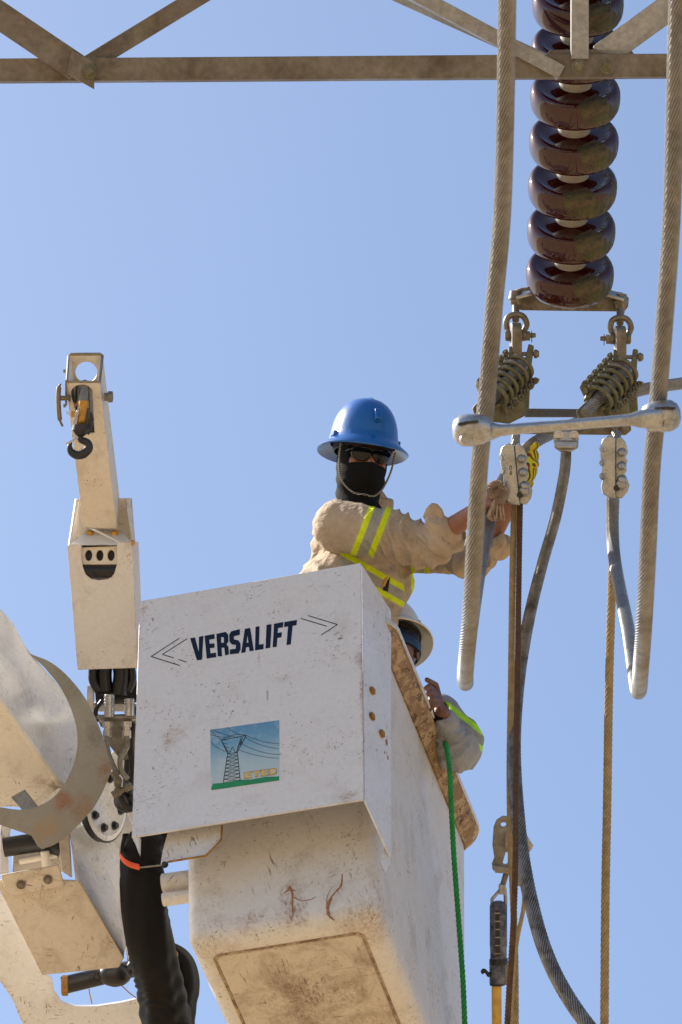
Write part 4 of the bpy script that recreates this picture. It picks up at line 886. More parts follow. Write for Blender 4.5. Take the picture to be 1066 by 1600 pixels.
    # ridges on both flanks (nut rows) and the U-bolts over the top
    for k in range(6):
        f_ = .0 + k * .033; cc = c0 + cdn * f_
        ub = [cc - up_ * .02 - sx * .047] + [cc + up_ * (.012 + .036 * math.sin(a)) - sx * .044 * math.cos(a) for a in np.linspace(0, PI, 14)] + [cc - up_ * .02 + sx * .047]
        m_ = MB(); m_.tube(ub, .0078, 10); part('u_bolt', m_, M['mossy'] if k not in (1,) else M['yoke'], st_)
        for sgn in (-1, 1):
            m_ = MB(); m_.obox(cc + sx * .058 * sgn - up_ * .010 + cdn * .004, nrm(sx * .9 + cdn * .5), nrm(up_), nrm(cdn), .04, .03, .018)
            part('flange_lug', m_, M['mossy'], st_, bevel=.006)
            m_ = MB(); m_.lathe(cc + sx * .066 * sgn - up_ * .002, nrm(up_ + sx * sgn * .3), [(.0115, -.01), (.012, .0), (.0115, .014), (.006, .015), (.006, .024)], 6); part('nut', m_, M['mossy'], st_)
    return st_
assembly(0, 0, 1, 'L')
assembly(163, 5, -1, 'R')

# flat bars linking both clamps, with the terminal pad in the middle
sb = thing('spacer_strap', 'brown flat strap joining the two strain clamps behind the bright spacer bar', 'strap', at(900, 665, 15.25))
m_ = MB(); m_.prism([at(*p) for p in ((818, 638, 15.22), (905, 639, 15.25), (985, 641, 15.25), (984, 654, 15.22), (905, 652, 15.22), (820, 652, 15.2))], FW * .02); part('upper_bar', m_, M['yoke'], sb, bevel=.003)
m_ = MB(); m_.prism([at(*p) for p in ((800, 664, 15.1), (985, 662, 15.1), (987, 672, 15.1), (978, 680, 15.1), (820, 678, 15.1))], FW * .02); part('lower_bar', m_, M['yoke'], sb, bevel=.003)
for px, py in ((977, 669), (960, 667), (815, 669)): m_ = MB(); m_.hexbolt(at(px, py, 15.09), -FW, .011, .014); part('bolt', m_, M['yoke'], sb)
tp = thing('terminal_pad', 'pale aluminium terminal pad with two bolts where the middle jumper starts', 'terminal', at(885, 690, 15.05))
m_ = MB(); m_.prism([at(*p) for p in ((865, 672, 15.06), (905, 672, 15.06), (904, 700, 15.04), (893, 706, 15.04), (876, 706, 15.04), (866, 699, 15.04))], FW * .03); part('pad', m_, M['alu'], tp, bevel=.006)
m_ = MB(); m_.prism([at(*p) for p in ((866, 688, 15.03), (904, 688, 15.03), (902, 700, 15.02), (868, 700, 15.02))], FW * .03); part('pad_step', m_, M['alu'], tp, bevel=.006)
for px in (873, 897): m_ = MB(); m_.hexbolt(at(px, 680.5, 15.055), -FW, .0115, .012); part('bolt', m_, M['steel'], tp)

# ================================================================== CABLES
def cable(name, label, cat, pts, r, mat, strands=14, n=8, pitch=.3, amp=.09, group=None, step=.012, cap=True):
    c_ = spline([at(*p) for p in pts], n)
    if not np.isscalar(r): r = np.interp(np.linspace(0, 1, len(c_)), np.linspace(0, 1, len(r)), r)
    m_ = MB(); m_.tube(c_, r, strands=strands, step=step, pitch=pitch, amp=amp)
    base = c_[-1]; me = mk(m_, name, Matrix.Translation(V([-float(x) for x in base])))
    o = link_mesh(name, me, mat, None, 60); o.location = [float(x) for x in base]
    o['label'] = label; o['category'] = cat
    if group: o['group'] = group
    return o
gF = 'front jumper conductors held by the spacer bar'
cable('jumper_conductor', 'left front stranded conductor that loops up again behind the worker hands', 'conductor',
      [(800, -260, 10.1), (793, -20, 10.35), (791, 120, 10.45), (785, 330, 10.6), (772, 480, 10.7), (761, 620, 10.8), (750, 720, 10.85), (741, 870, 11.0), (735, 960, 11.2), (729, 1030, 11.5), (727, 1060, 11.8), (728, 1066, 12.3), (729, 1040, 13.2), (736, 985, 14.0), (748, 905, 14.65), (763, 825, 14.98), (780, 765, 15.10), (805, 722, 15.14), (835, 692, 15.15), (880, 670, 15.4), (940, 644, 15.6), (990, 613, 15.7), (1066, 599, 15.85), (1180, 585, 16.1)], .0215, M['cable'], strands=18, group=gF, pitch=.33, amp=.09)
cable('jumper_conductor', 'right front stranded conductor looping down and back up into the right groove clamp', 'conductor',
      [(1068, -260, 10.1), (1060, -20, 10.35), (1056, 120, 10.4), (1050, 330, 10.5), (1040, 480, 10.6), (1027, 640, 10.75), (1018, 740, 10.85), (1012, 870, 11.0), (1006, 980, 11.3), (1001, 1050, 11.7), (999, 1078, 12.2), (996, 1076, 12.8), (990, 1040, 13.6), (982, 985, 14.2), (968, 915, 14.75), (959, 860, 15.0), (957, 800, 15.08), (959, 745, 15.1)], .0215, M['cable'], strands=18, group=gF, pitch=.33, amp=.09)
cable('jumper_conductor', 'middle stranded jumper curving from the terminal pad down past the grip tool', 'conductor',
      [(885, 700, 15.06), (882, 740, 15.05), (868, 810, 15.05), (848, 880, 15.03), (828, 960, 15.0), (812, 1050, 14.95), (804, 1140, 14.85), (805, 1220, 14.7), (814, 1320, 14.5), (828, 1400, 14.35), (850, 1480, 14.2), (880, 1545, 14.1), (925, 1610, 14.0), (990, 1680, 13.9)], [.018, .019, .019, .021, .023, .024, .024, .024, .024, .024], M['cabledark'], strands=16, pitch=.28, amp=.14)
cable('conductor_stub', 'short tan stranded stub between left strain clamp and its groove clamp', 'conductor', [(806, 676, 15.05), (805, 700, 15.03), (804, 720, 15.0), (803, 745, 15.0)], .0155, M['cable'], strands=12, group='stubs under the strain clamps')
cable('conductor_stub', 'short tan stranded stub between right strain clamp and its groove clamp', 'conductor', [(963, 676, 15.05), (963, 690, 15.03), (962, 710, 15.0)], .0165, M['cable'], strands=12, group='stubs under the strain clamps')
gR = 'hanging ropes'
cable('steel_rope', 'tan twisted wire rope hanging straight down from the left groove clamp', 'rope', [(804, 786, 15.08), (801, 900, 15.0), (799, 1060, 14.9), (797, 1250, 14.75), (805, 1500, 14.6), (805, 1700, 14.5)], .0115, M['rope'], strands=7, pitch=.14, amp=.16, group=gR, step=.01)
cable('steel_rope', 'lone tan wire rope hanging at the right beyond the looped conductor', 'rope', [(962, 770, 15.2), (957, 900, 15.18), (952, 1060, 15.1), (949, 1250, 15.0), (946, 1420, 14.9), (944, 1700, 14.8)], .0150, M['rope'], strands=7, pitch=.13, amp=.14, group=gR, step=.01)
cable('brown_strap', 'frayed dark brown strap hanging against the left wire rope', 'strap', [(813, 786, 15.05), (811, 900, 14.98), (809, 1060, 14.85), (807, 1200, 14.65), (806, 1330, 14.3), (802, 1450, 14.2), (795, 1560, 14.2), (788, 1700, 14.2)], .0105, M['brownrope'], strands=5, pitch=.06, amp=.22, step=.006)
cable('thin_rope', 'thin tan rope end bending off the grip tool beside the yellow pole', 'rope', [(820, 1380, 14.6), (818, 1420, 14.6), (808, 1470, 14.58), (802, 1530, 14.55), (797, 1620, 14.5)], .0075, M['rope'], strands=6, pitch=.1, amp=.12)
cable('green_rope', 'bright green twisted rope hanging over the bucket rim', 'rope', [(686, 1140, 15.52), (695, 1158, 15.40), (700, 1178, 15.27), (703, 1205, 15.18), (705, 1250, 15.15), (709, 1330, 15.12), (714, 1400, 15.10), (720, 1480, 15.05), (724, 1540, 15.0), (728, 1640, 14.95)], .0098, M['green'], strands=4, pitch=.07, amp=.26, step=.004)

# parallel groove clamps
def groove_clamp(cx, cy, label, tilt, writing=False, flip=1):
    t_ = thing('groove_clamp', label, 'clamp', at(cx, cy + 45, 14.98), 'aluminium groove clamps')
    c_ = at(cx, cy, 14.98); ux = nrm(RT + UP * tilt); uy = nrm(UP - RT * tilt); k_ = 1 / 466
    for s_, wd in ((-1, 22), (1, 17)):
        s2 = s_ * flip
        if s2 < 0: o_ = [(-2, -46), (-10, -44), (-17, -40), (-19, -30), (-16, -18), (-19, -8), (-17, 4), (-20, 14), (-21, 30), (-17, 42), (-9, 47), (-2, 44)]
        else: o_ = [(2, -44), (10, -46), (17, -38), (20, -28), (17, -20), (15, -15), (12, -11), (16, -4), (13, 2), (17, 9), (14, 15), (18, 24), (14, 38), (8, 45), (2, 42)]
        me = flat([[(a * k_, b * k_) for a, b in o_]], c_ + FW * (.0 if s2 < 0 else .012), ux, uy, .045, .005)
        mpart('clamp_half', me, M['alu'], t_)
    for k in range(3):
        m_ = MB(); m_.lathe(c_ + ux * (-.036) * flip + uy * (.06 - k * .045) - FW * .018, -ux * flip - FW * .8, [(.014, -.01), (.014, .01), (.009, .011), (.009, .016)], 6); part('clamp_bolt', m_, M['alu'], t_)
        m_ = MB(); m_.ball(c_ + ux * .022 * flip + uy * (.05 - k * .045) - FW * .02, .016, 12, sy=.8); part('clamp_boss', m_, M['alu'], t_)
    m_ = MB(); m_.ball(c_ + ux * .018 * flip - uy * .058 - FW * .01, .022, 12); part('lower_boss', m_, M['alu'], t_)
    m_ = MB(); m_.lathe(c_ + ux * .004 * flip - uy * .070 - FW * .026, -FW, [(.0105, -.01), (.0105, .0025)], 18); part('empty_groove', m_, M['black'], t_)
    m_ = MB(); m_.prism([c_ + ux * a * k_ + uy * b * k_ - FW * .0235 for a, b in ((-1.3, -42), (1.3, -42), (1.3, 44), (-1.3, 44))], FW * .02); part('joint_gap', m_, M['black'], t_)
    if writing:
        m_ = MB()
        def st2(p, q):
            p = np.array(p); q = np.array(q); d_ = nrm(q - p); n_ = np.array([-d_[1], d_[0]]) * .5
            m_.prism([c_ + ux * x * k_ + uy * y * k_ - FW * .0285 for x, y in (p + n_, q + n_, q - n_, p - n_)], -FW * .0004)
        for a, b in (((-10, 12), (-7, 14)), ((-10, 12), (-10, 7)), ((-10, 7), (-7, 9)), ((-7, 14), (-7, 9)), ((-10, 4), (-6.5, 6)), ((-8.3, 5), (-8.3, 1)), ((-10, 0), (-6.5, 2)), ((-10, 4), (-10, 0)) ): st2(a, b)
        part('handwritten_mark', m_, M['blackink'], t_, smooth=0, kind='stuff')
groove_clamp(807, 741, 'pale aluminium groove clamp with a black handwritten mark beside the striped glove', .10, True)
groove_clamp(961, 730, 'right pale aluminium groove clamp gripping the looped conductor', 0, False)

# spacer bar between the two front conductors
spb = thing('spacer_bar', 'bright forged aluminium spacer bar clamped across both front conductors', 'spacer', at(886, 665, 10.75))
a_, b_ = at(735, 676, 10.72), at(1034, 652, 10.68)
bd = nrm(b_ - a_); bu = nrm(np.cross(bd, FW)); bu = bu if bu @ UP > 0 else -bu; L = np.linalg.norm(b_ - a_)
rg = []
for t_, ry, rz in ((.0, .028, .02), (.06, .028, .02), (.10, .024, .018), (.16, .0145, .015), (.22, .0135, .0145), (.5, .0128, .014), (.76, .0135, .0145), (.84, .0145, .015), (.89, .022, .018), (.93, .024, .02), (1, .024, .02)):
    rg.append([a_ + bd * L * t_ + bu * ry * math.cos(k) + FW * rz * math.sin(k) for k in np.arange(24) * PI / 12])
m_ = MB(); m_.loft(rg); part('bar', m_, M['alu'], spb, smooth=60)
for cx, cy, s_ in ((735, 672, -1), (1036, 650, 1)):
    c_ = at(cx, cy, 10.70)
    m_ = MB(); rg = []
    for x, ry, rz, oz in ((-.052, .012, .012, 0), (-.046, .026, .022, 0), (-.03, .036, .03, 0), (0, .040, .034, 0), (.022, .038, .03, 0), (.036, .028, .022, 0), (.042, .014, .012, 0)):
        rg.append([c_ + bd * x * (-s_) * -1 * 1.0 + bu * ry * math.cos(k) * .98 + FW * (rz * math.sin(k) + .005) for k in np.arange(24) * PI / 12])
    m_.loft(rg); part('jaw', m_, M['alu'], spb, smooth=60)
    m_ = MB(); m_.prism([c_ + bd * x * s_ + bu * y - FW * .031 for x, y in ((.030, .014), (.01, .017), (-.02, .018), (-.02, .022), (.01, .0215), (.03, .018))], FW * .012); part('jaw_slot', m_, M['dark'], spb, smooth=0)
    m_ = MB(); m_.lathe(c_ + bd * .012 * s_ - bu * .022 - FW * .024, -FW, [(.0165, -.006), (.0165, .0), (.014, .004), (.011, .004), (.011, .001), (.0, .001)], 22); part('jaw_bolt', m_, M['alu'], spb)

# ================================================================== GRIP TOOL ON THE POLE
GD = 14.85
grip = thing('cable_grip', 'steel wedge grip with navy cylinder on a yellow pole beside the left ropes', 'cable grip', at(780, 1600, GD))
def gq(px, py, d=0): return at(px, py, GD + d)
o_ = plane2([(771, 1320), (773, 1292), (777, 1282), (786, 1276), (798, 1277), (803, 1300), (808, 1315), (797, 1322), (788, 1350), (792, 1362), (801, 1366), (797, 1363), (775, 1362), (770, 1350), (774, 1340)], gq(785, 1320), RT, UP)
h_ = plane2([(787 + 6 * math.cos(a), 1288 + 5 * math.sin(a)) for a in np.arange(16) * PI / 8], gq(785, 1320), RT, UP)
h2 = plane2([(784, 1348), (789, 1330), (795, 1330), (795, 1350), (788, 1352)], gq(785, 1320), RT, UP)
o_ = plane2([(771, 1320), (773, 1292), (777, 1282), (786, 1276), (798, 1277), (803, 1300), (806, 1330), (801, 1364), (775, 1362), (770, 1350), (774, 1340)], gq(785, 1320), RT, UP)
mpart('grip_body', flat([o_, h_, h2], gq(785, 1320), RT, UP, .014, .003), M['galv'], grip)
m_ = MB(); m_.prism([gq(*p) for p in ((770, 1351, -.03), (801, 1356, -.03), (800, 1366, -.03), (776, 1364, -.03), (770, 1359, -.03))], FW * .06); part('grip_foot', m_, M['galv'], grip, bevel=.004)
m_ = MB(); m_.prism([gq(*p) for p in ((789, 1300, -.03), (800, 1306, -.03), (800, 1328, -.03), (789, 1326, -.03))], FW * .06); part('jaw_block', m_, M['galv'], grip, bevel=.003)
m_ = MB(); m_.prism([gq(*p, .05) for p in ((815, 1302), (824, 1306), (834, 1322), (829, 1330), (824, 1336), (812, 1330))], FW * .03); part('jaw_ear', m_, M['alu'], grip, bevel=.003)
m_ = MB(); m_.tube(spline([gq(806, 1350, .03), gq(811, 1362, .03), gq(810, 1378, .03), gq(816, 1380, .03)], 5), .011, 12); part('thimble', m_, M['galv'], grip)
m_ = MB(); m_.tube([gq(792, 1362), gq(786, 1382)], .0095, 12); part('link_rod', m_, M['yoke'], grip)
m_ = MB(); m_.obox(gq(785, 1389), RT, UP, FW, .024, .034, .03); part('clevis_block', m_, M['alu'], grip, bevel=.004)
for x in (769, 790): m_ = MB(); m_.tube([gq(784 if x < 780 else 789, 1388), gq(x, 1405), gq(x, 1418)], .006, 10); part('fork_arm', m_, M['alu'], grip)
ct, cb2 = gq(779, 1413), gq(779, 1503); cdx = nrm(cb2 - ct); CL = np.linalg.norm(cb2 - ct)
m_ = MB(); m_.lathe(ct, cdx, [(.010, -.012), (.024, -.006), (.029, .004), (.029, CL * .72), (.0275, CL * .76), (.0275, CL), (.024, CL + .01)], 28); part('spring_housing', m_, M['navy'], grip)
m_ = MB(); m_.prism([gq(774, 1422, -.031), gq(781, 1422, -.031), gq(781, 1495, -.031), gq(774, 1495, -.031)], FW * .006); part('scale_slot', m_, M['dark'], grip)
for k in range(6): m_ = MB(); m_.obox(gq(777.5, 1427 + k * 12.6, -.033), RT, UP, FW, .018, .004, .004); part('scale_rung', m_, M['galv'], grip)
for a in (1412,): m_ = MB(); m_.lathe(gq(779, 1500), cdx, [(.029, -.004), (.0305, 0), (.0305, .012), (.029, .016)], 28); part('dark_band', m_, M['black'], grip)
pt, pb = gq(776, 1534), gq(777, 1680); pd = nrm(pb - pt)
m_ = MB(); m_.lathe(gq(777, 1503), pd, [(.026, 0), (.026, .07), (.023, .075)], 24); part('pole_socket', m_, M['navy'], grip)
m_ = MB(); m_.lathe(gq(777, 1536), pd, [(.0245, -.004), (.0255, .0), (.0245, .008), (.018, .01)], 24); part('black_collar', m_, M['black'], grip)
m_ = MB(); m_.tube([pt, pb], .0165, 22); part('yellow_pole', m_, M['yellow'], grip)
m_ = MB(); m_.tube(spline([gq(770, 1524, -.01), gq(763, 1522, -.01), gq(757, 1516, -.01), gq(754, 1518, -.01), gq(756, 1521, -.01)], 4), [.009] * 5 + [.006] * 12, 10); part('hook_lug', m_, M['black'], grip)
m_ = MB(); m_.obox(gq(789, 1518, .01), RT, UP, FW, .02, .09, .02); part('side_rail', m_, M['galv'], grip, bevel=.002)
# ================================================================== PEOPLE
from mathutils import noise as mnoise
def seg_dist(P, a, b):
    a = np.array(a); b = np.array(b); d = b - a; t = np.clip(((P - a) @ d) / (d @ d), 0, 1); return np.linalg.norm(P - a - t[:, None] * d, axis=1), t
def organic(mb, voxel, smooth_it=6, wr=0, wscale=14, focus=None, fade=.25, bandf=None, ridge=1.6, folds=None):
    me = baked(mb, [('REMESH', dict(mode='VOXEL', voxel_size=voxel, adaptivity=0)), ('SMOOTH', dict(factor=.6, iterations=smooth_it))])
    n = len(me.vertices); co = np.empty(n * 3); me.vertices.foreach_get('co', co); P = co.reshape(-1, 3)
    if wr:
        nr = np.empty(n * 3); me.vertices.foreach_get('normal', nr); nr = nr.reshape(-1, 3)
        d = np.empty(n)
        for i in range(n):
            p = V(P[i]) * wscale
            q = V((p.x + p.z * .35, p.y * .7, p.z * .55))
            wv = mnoise.noise_vector(q * .6)
            d[i] = (1 - abs(mnoise.noise(q + wv * .9)) * ridge * 1.5) + .4 * mnoise.noise(q * 2.1)
        amp = np.full(n, wr)
        if focus:
            f = np.zeros(n)
            for c_, r_ in focus: f = np.maximum(f, np.exp(-(np.linalg.norm(P - np.array(c_), axis=1) / r_) ** 2))
            amp = wr * (fade + (1 - fade) * f)
        if folds is not None: amp_f = folds(P); P = P + nr * amp_f[:, None]
        P = P + nr * (d * amp)[:, None]; me.vertices.foreach_set('co', P.ravel())
    if bandf is not None:
        at_ = me.attributes.new('band', 'FLOAT', 'POINT'); at_.data.foreach_set('value', bandf(P).astype(np.float32))
    me.update(); return me
def armfolds(segs, k=60, amp=.017):
    def f(P):
        out = np.zeros(len(P))
        nz = np.array([mnoise.noise(V(p) * 7) for p in P]); nz2 = np.array([mnoise.noise(V(p) * 3.3 + V((5, 1, 2))) for p in P])
        for a, b, c_, r_ in segs:
            d_ = nrm(np.array(b) - a); s_ = (P - a) @ (d_ + nrm(np.cross(d_, FW)) * .45)
            w_ = np.exp(-(np.linalg.norm(P - np.array(c_), axis=1) / r_) ** 2)
            out += w_ * ((1 - np.abs(np.sin(s_ * k + 4.5 * nz))) ** 1.2 - .35) * amp * (.5 + 1.2 * np.clip(nz2 + .3, 0, 1))
        return out
    return f
def hand(mb, w_, d, n, s_, curl=(.5, .7, .5), sc=1.0, g=0, spread=.0):
    """w_ wrist, d finger direction, n palm side, s_ thumb side"""
    d = nrm(d); n = nrm(n - d * (n @ d)); s_ = nrm(s_ - d * (s_ @ d) - n * (s_ @ n)); w_ = np.array(w_)
    for k, off in enumerate((-.030, -.010, .010, .029)):
        kn_ = w_ + d * (.083 - abs(off - .005) * .25) * sc + s_ * off * sc - n * .004
        mb.capsule(w_ + s_ * off * .55 * sc, kn_, .017 * sc + g, .0125 * sc + g, 10)
        L = (.036, .042, .045, .041)[k] * sc; dd = nrm(d + s_ * spread * (k - 1.5)); p = kn_; ang = 0
        for j, (cu, ll) in enumerate(zip(curl, (1, .66, .52))):
            ang += cu; v_ = dd * math.cos(ang) + n * math.sin(ang); q = p + v_ * L * ll
            mb.capsule(p, q, (.0100, .0090, .0082)[j] * sc + g, (.0090, .0082, .0070)[j] * sc + g, 10); p = q
    t0 = w_ + s_ * .022 * sc + d * .02 * sc; t1 = t0 + (s_ * .6 + d * .6 + n * .5) * .038 * sc; t2 = t1 + (s_ * .1 + d * .8 + n * .6) * .032 * sc; t3 = t2 + (d * .7 + n * .7 - s_ * .2) * .024 * sc
    mb.capsule(t0, t1, .016 * sc + g, .012 * sc + g, 10); mb.capsule(t1, t2, .0115 * sc + g, .0100 * sc + g, 10); mb.capsule(t2, t3, .0098 * sc + g, .0082 * sc + g, 10)
def head(mb, c, X, Y, Z):
    """skull, jaw, nose, ears, neck root. X side, Y forward, Z up"""
    B = lambda x, y, z: c + X * x + Y * y + Z * z
    mb.ball(B(0, -.012, .03), .09, 20, .86, 1.08, 1.0, (X, Y, Z)); mb.ball(B(0, .018, -.03), .072, 18, .88, 1.0, 1.12, (X, Y, Z))
    mb.capsule(B(0, .045, -.085), B(0, .062, -.088), .030, .020); mb.capsule(B(0, .086, .008), B(0, .106, -.024), .010, .0145); mb.capsule(B(-.011, .092, -.028), B(.011, .092, -.028), .009, .009)
    mb.capsule(B(-.034, .070, .028), B(.034, .070, .028), .018, .018)
    for q in (-1, 1):
        mb.ball(B(.077 * q, -.008, -.005), .03, 12, .28, .62, 1.05, (X, Y, Z)); mb.capsule(B(.045 * q, .058, -.018), B(.05 * q, .04, -.03), .024, .024)
    mb.capsule(B(-.02, .082, -.056), B(.02, .082, -.056), .010, .010)
def headframe(h, f):
    h = nrm(h); f = nrm(np.array(f) - h * (np.array(f) @ h)); return np.cross(f, h), f, h
def helmet(parent, c, X, Y, Z, mat, rx=.117, ry=.138, hh=.178, bx=.158, by=.178, badge=True):
    B = lambda x, y, z: c + X * x + Y * y + Z * z
    def rg(sx, sy, z, droop=0): return [B(sx * math.cos(a), sy * math.sin(a), z - droop * (math.sin(a) ** 2 if math.sin(a) > 0 else .3 * math.sin(a) ** 2)) for a in np.arange(56) * PI / 28]
    R_ = [rg(bx - .003, by - .003, -.012, .012), rg(bx, by, -.008, .012), rg(bx - .002, by - .002, -.004, .012), rg((rx + bx) / 2, (ry + by) / 2, .008, .004), rg(rx + .010, ry + .010, .016), rg(rx + .003, ry + .003, .022)]
    for t_ in np.linspace(.1, .97, 9): R_.append(rg(rx * math.cos(t_ * PI / 2) ** .75, ry * math.cos(t_ * PI / 2) ** .75, .022 + (hh - .022) * math.sin(t_ * PI / 2)))
    inner = [rg(.02, .02, hh - .006)] + [rg((rx - .005) * math.cos(t_ * PI / 2) ** .75, (ry - .005) * math.cos(t_ * PI / 2) ** .75, .015 + (hh - .022) * math.sin(t_ * PI / 2)) for t_ in np.linspace(.93, .0, 7)] + [rg(rx + .008, ry + .008, .008), rg((rx + bx) / 2, (ry + by) / 2, .002, .004)]
    m_ = MB(); m_.loft(R_ + inner, cap=False, close=True)
    # cap the crown
    hat = part('hard_hat', m_, mat, parent, smooth=50)
    m_ = MB(); m_.loft([rg(.03, .035, hh - .009), rg(.026, .03, hh - .002), rg(.01, .012, hh + .001)]); part('crown', m_, mat, hat)
    for q, w1_ in ((0, .012), (-.042, .006), (.042, .006)):
        pts = []
        for t_ in np.linspace(-1.05, .95, 16):
            y = ry * math.sin(t_) * .98; z = .022 + (hh - .022) * math.cos(t_) ** .9 * (1 if q == 0 else .93)
            pts.append(B(q * (.6 + .4 * math.cos(t_)), y, z - (0.004 if q == 0 else .008)))
        m_ = MB(); m_.tube(pts, [w1_ * (.4 + .6 * math.sin((i + .5) / 16 * PI)) for i in range(16)], 10); part('ridge', m_, mat, hat, smooth=60)
    if badge:
        m_ = MB(); m_.obox(B(.0, ry * .93, .092), X, nrm(Z * .86 - Y * .5), nrm(Y * .86 + Z * .5), .024, .045, .034); part('badge', m_, mat, hat, bevel=.003)
    for q in (-1, 1): m_ = MB(); m_.obox(B(q * (rx - .002), .02, .034), nrm(X), Y, Z, .014, .04, .018); part('slot_boss', m_, mat, hat, bevel=.003)
    m_ = MB(); m_.loft([[B((rx - .014 - e) * math.cos(a), (ry - .018 - e) * math.sin(a), z) for a in np.arange(40) * PI / 20] for z, e in ((.012, .0), (-.012, .003), (-.012, .006), (.012, .004))], cap=False, close=True)
    part('headband', m_, M['black'], hat)
    return hat

# ---------------------------------------------------------------- first worker
foot1 = Bk(.47, .32, -.905)
w1 = thing('person', 'worker in blue hard hat, black face cover and khaki shirt reaching towards the clamps', 'person', foot1)
h1 = nrm(UP * math.cos(rad(14)) + FW * math.sin(rad(14)) + RT * .10); X1_, Y1_, Z1_ = headframe(h1, -FW + RT * .30)
BC = at(567, 703, 15.45); HC = BC - Z1_ * .045 + Y1_ * .005
RS, LS = at(530, 822, 15.36), at(600, 855, 15.72)
RE, RW = at(668, 851, 15.20), at(752, 793, 15.03)
LE, LW = at(746, 872, 15.38), at(801, 780, 15.24)
CH = (at(551, 862, 15.50), at(571, 862, 15.66)); HP = (Bk(.44, .24, -.04), Bk(.54, .42, -.04))
KN = (Bk(.40, .24, -.45), Bk(.55, .42, -.45)); AN = (Bk(.40, .27, -.83), Bk(.55, .42, -.83))
bm_ = MB(); head(bm_, HC, X1_, Y1_, Z1_)
bm_.capsule(HC - Z1_ * .06 - Y1_ * .01, at(572, 800, 15.56), .058, .06)
bm_.capsule(CH[0], CH[1], .09, .09); bm_.capsule((CH[0] + CH[1]) / 2, (HP[0] + HP[1]) / 2 - RT * .02, .09, .10); bm_.capsule(HP[0], HP[1], .11, .11)
bm_.capsule(RS, LS, .075, .075); bm_.capsule(RS, RE, .06, .047); bm_.capsule(RE, RW, .045, .028); bm_.capsule(LS, LE, .06, .047); bm_.capsule(LE, LW, .044, .028)
for a, b, c in zip(HP, KN, AN): bm_.capsule(a, b, .095, .06); bm_.capsule(b, c, .06, .042); bm_.capsule(c, c - BW * .055 + RT * .12, .04, .035)
hand(bm_, RW, at(772, 770, 15.02) - RW, UP * -.3 + RT * .9, -FW + UP * .4, (.9, 1.1, .8), 1.0)
hand(bm_, LW, at(826, 726, 15.16) - LW, -FW * 1 + RT * -.5, RT * -.6 - FW * .3, (.6, 1.0, .8), 1.0)
body = mpart('body', organic(bm_, .005, 2), M['skin'], w1, smooth=180)
# trousers and boots (inside the bucket)
m_ = MB(); m_.capsule(HP[0], HP[1], .125, .125)
for a, b, c in zip(HP, KN, AN): m_.capsule(a, b, .11, .08); m_.capsule(b, c, .08, .07)
mpart('trousers', organic(m_, .012, 4), M['trouser'], w1, smooth=180)
for c in AN: m_ = MB(); m_.capsule(c - BW * .0, c - BW * .03, .055, .055); m_.capsule(c - BW * .045, c - BW * .05 + RT * .14, .045, .04); part('boot', m_, M['black'], w1)
# shirt
m_ = MB()
m_.capsule(CH[0], CH[1], .142, .146, 24); m_.capsule(at(552, 900, 15.50), at(585, 908, 15.64), .135, .135, 24); m_.capsule(at(560, 960, 15.52), at(574, 965, 15.60), .115, .11, 24)
m_.capsule((CH[0] + CH[1]) / 2, (HP[0] + HP[1]) / 2 - RT * .03, .13, .12, 24)
m_.capsule(at(545, 815, 15.47), at(590, 832, 15.66), .085, .085); m_.capsule(at(528, 822, 15.45), at(566, 802, 15.56), .085, .08); m_.capsule(RS, LS, .088, .085); m_.capsule(at(567, 806, 15.55), at(575, 790, 15.53), .075, .07)
m_.capsule(RS, at(600, 832, 15.27), .085, .083, 20); m_.capsule(at(600, 832, 15.27), RE, .083, .065, 20); m_.capsule(RE, at(692, 833, 15.14), .069, .062, 20)
m_.capsule(at(655, 856, 15.22), at(675, 858, 15.18), .058, .056)
m_.capsule(LS, LE, .082, .058, 20); m_.capsule(LE, at(760, 850, 15.34), .056, .050, 20); m_.capsule(at(725, 880, 15.38), at(748, 876, 15.38), .050, .050)
# rolled cuffs with a standing fold
def cuff(c_, ax, r, ln, seed):
    x, y, z = frame(ax); rg = []
    for (dr, h) in ((0, 0), (.012, .0), (.020, ln * .5), (.012, ln), (0, ln), (-.006, ln * .5)):
        rg.append([c_ + z * (h + .006 * math.sin(2 * a + seed)) + (r + dr + .007 * math.sin(3 * a + seed)) * (math.cos(a) * x + math.sin(a) * y) for a in np.arange(32) * PI / 16])
    m_.loft(rg, cap=False, close=True)
cuff(at(688, 838, 15.155), RW - RE, .062, .045, 1.0); cuff(at(757, 856, 15.35), LW - LE, .052, .055, 2.0)
m_.add(*(lambda b: (b.v, b.f))(MB().prism([at(*p) for p in ((661, 808, 15.12), (668, 793, 15.11), (682, 789, 15.1), (691, 797, 15.1), (699, 820, 15.1), (696, 838, 15.1), (680, 818, 15.12))], FW * .016)))
m_.add(*(lambda b: (b.v, b.f))(MB().prism([at(*p) for p in ((752, 888, 15.3), (760, 892, 15.3), (774, 876, 15.28), (778, 862, 15.28), (790, 848, 15.26), (785, 836, 15.26), (764, 852, 15.3))], FW * .02)))
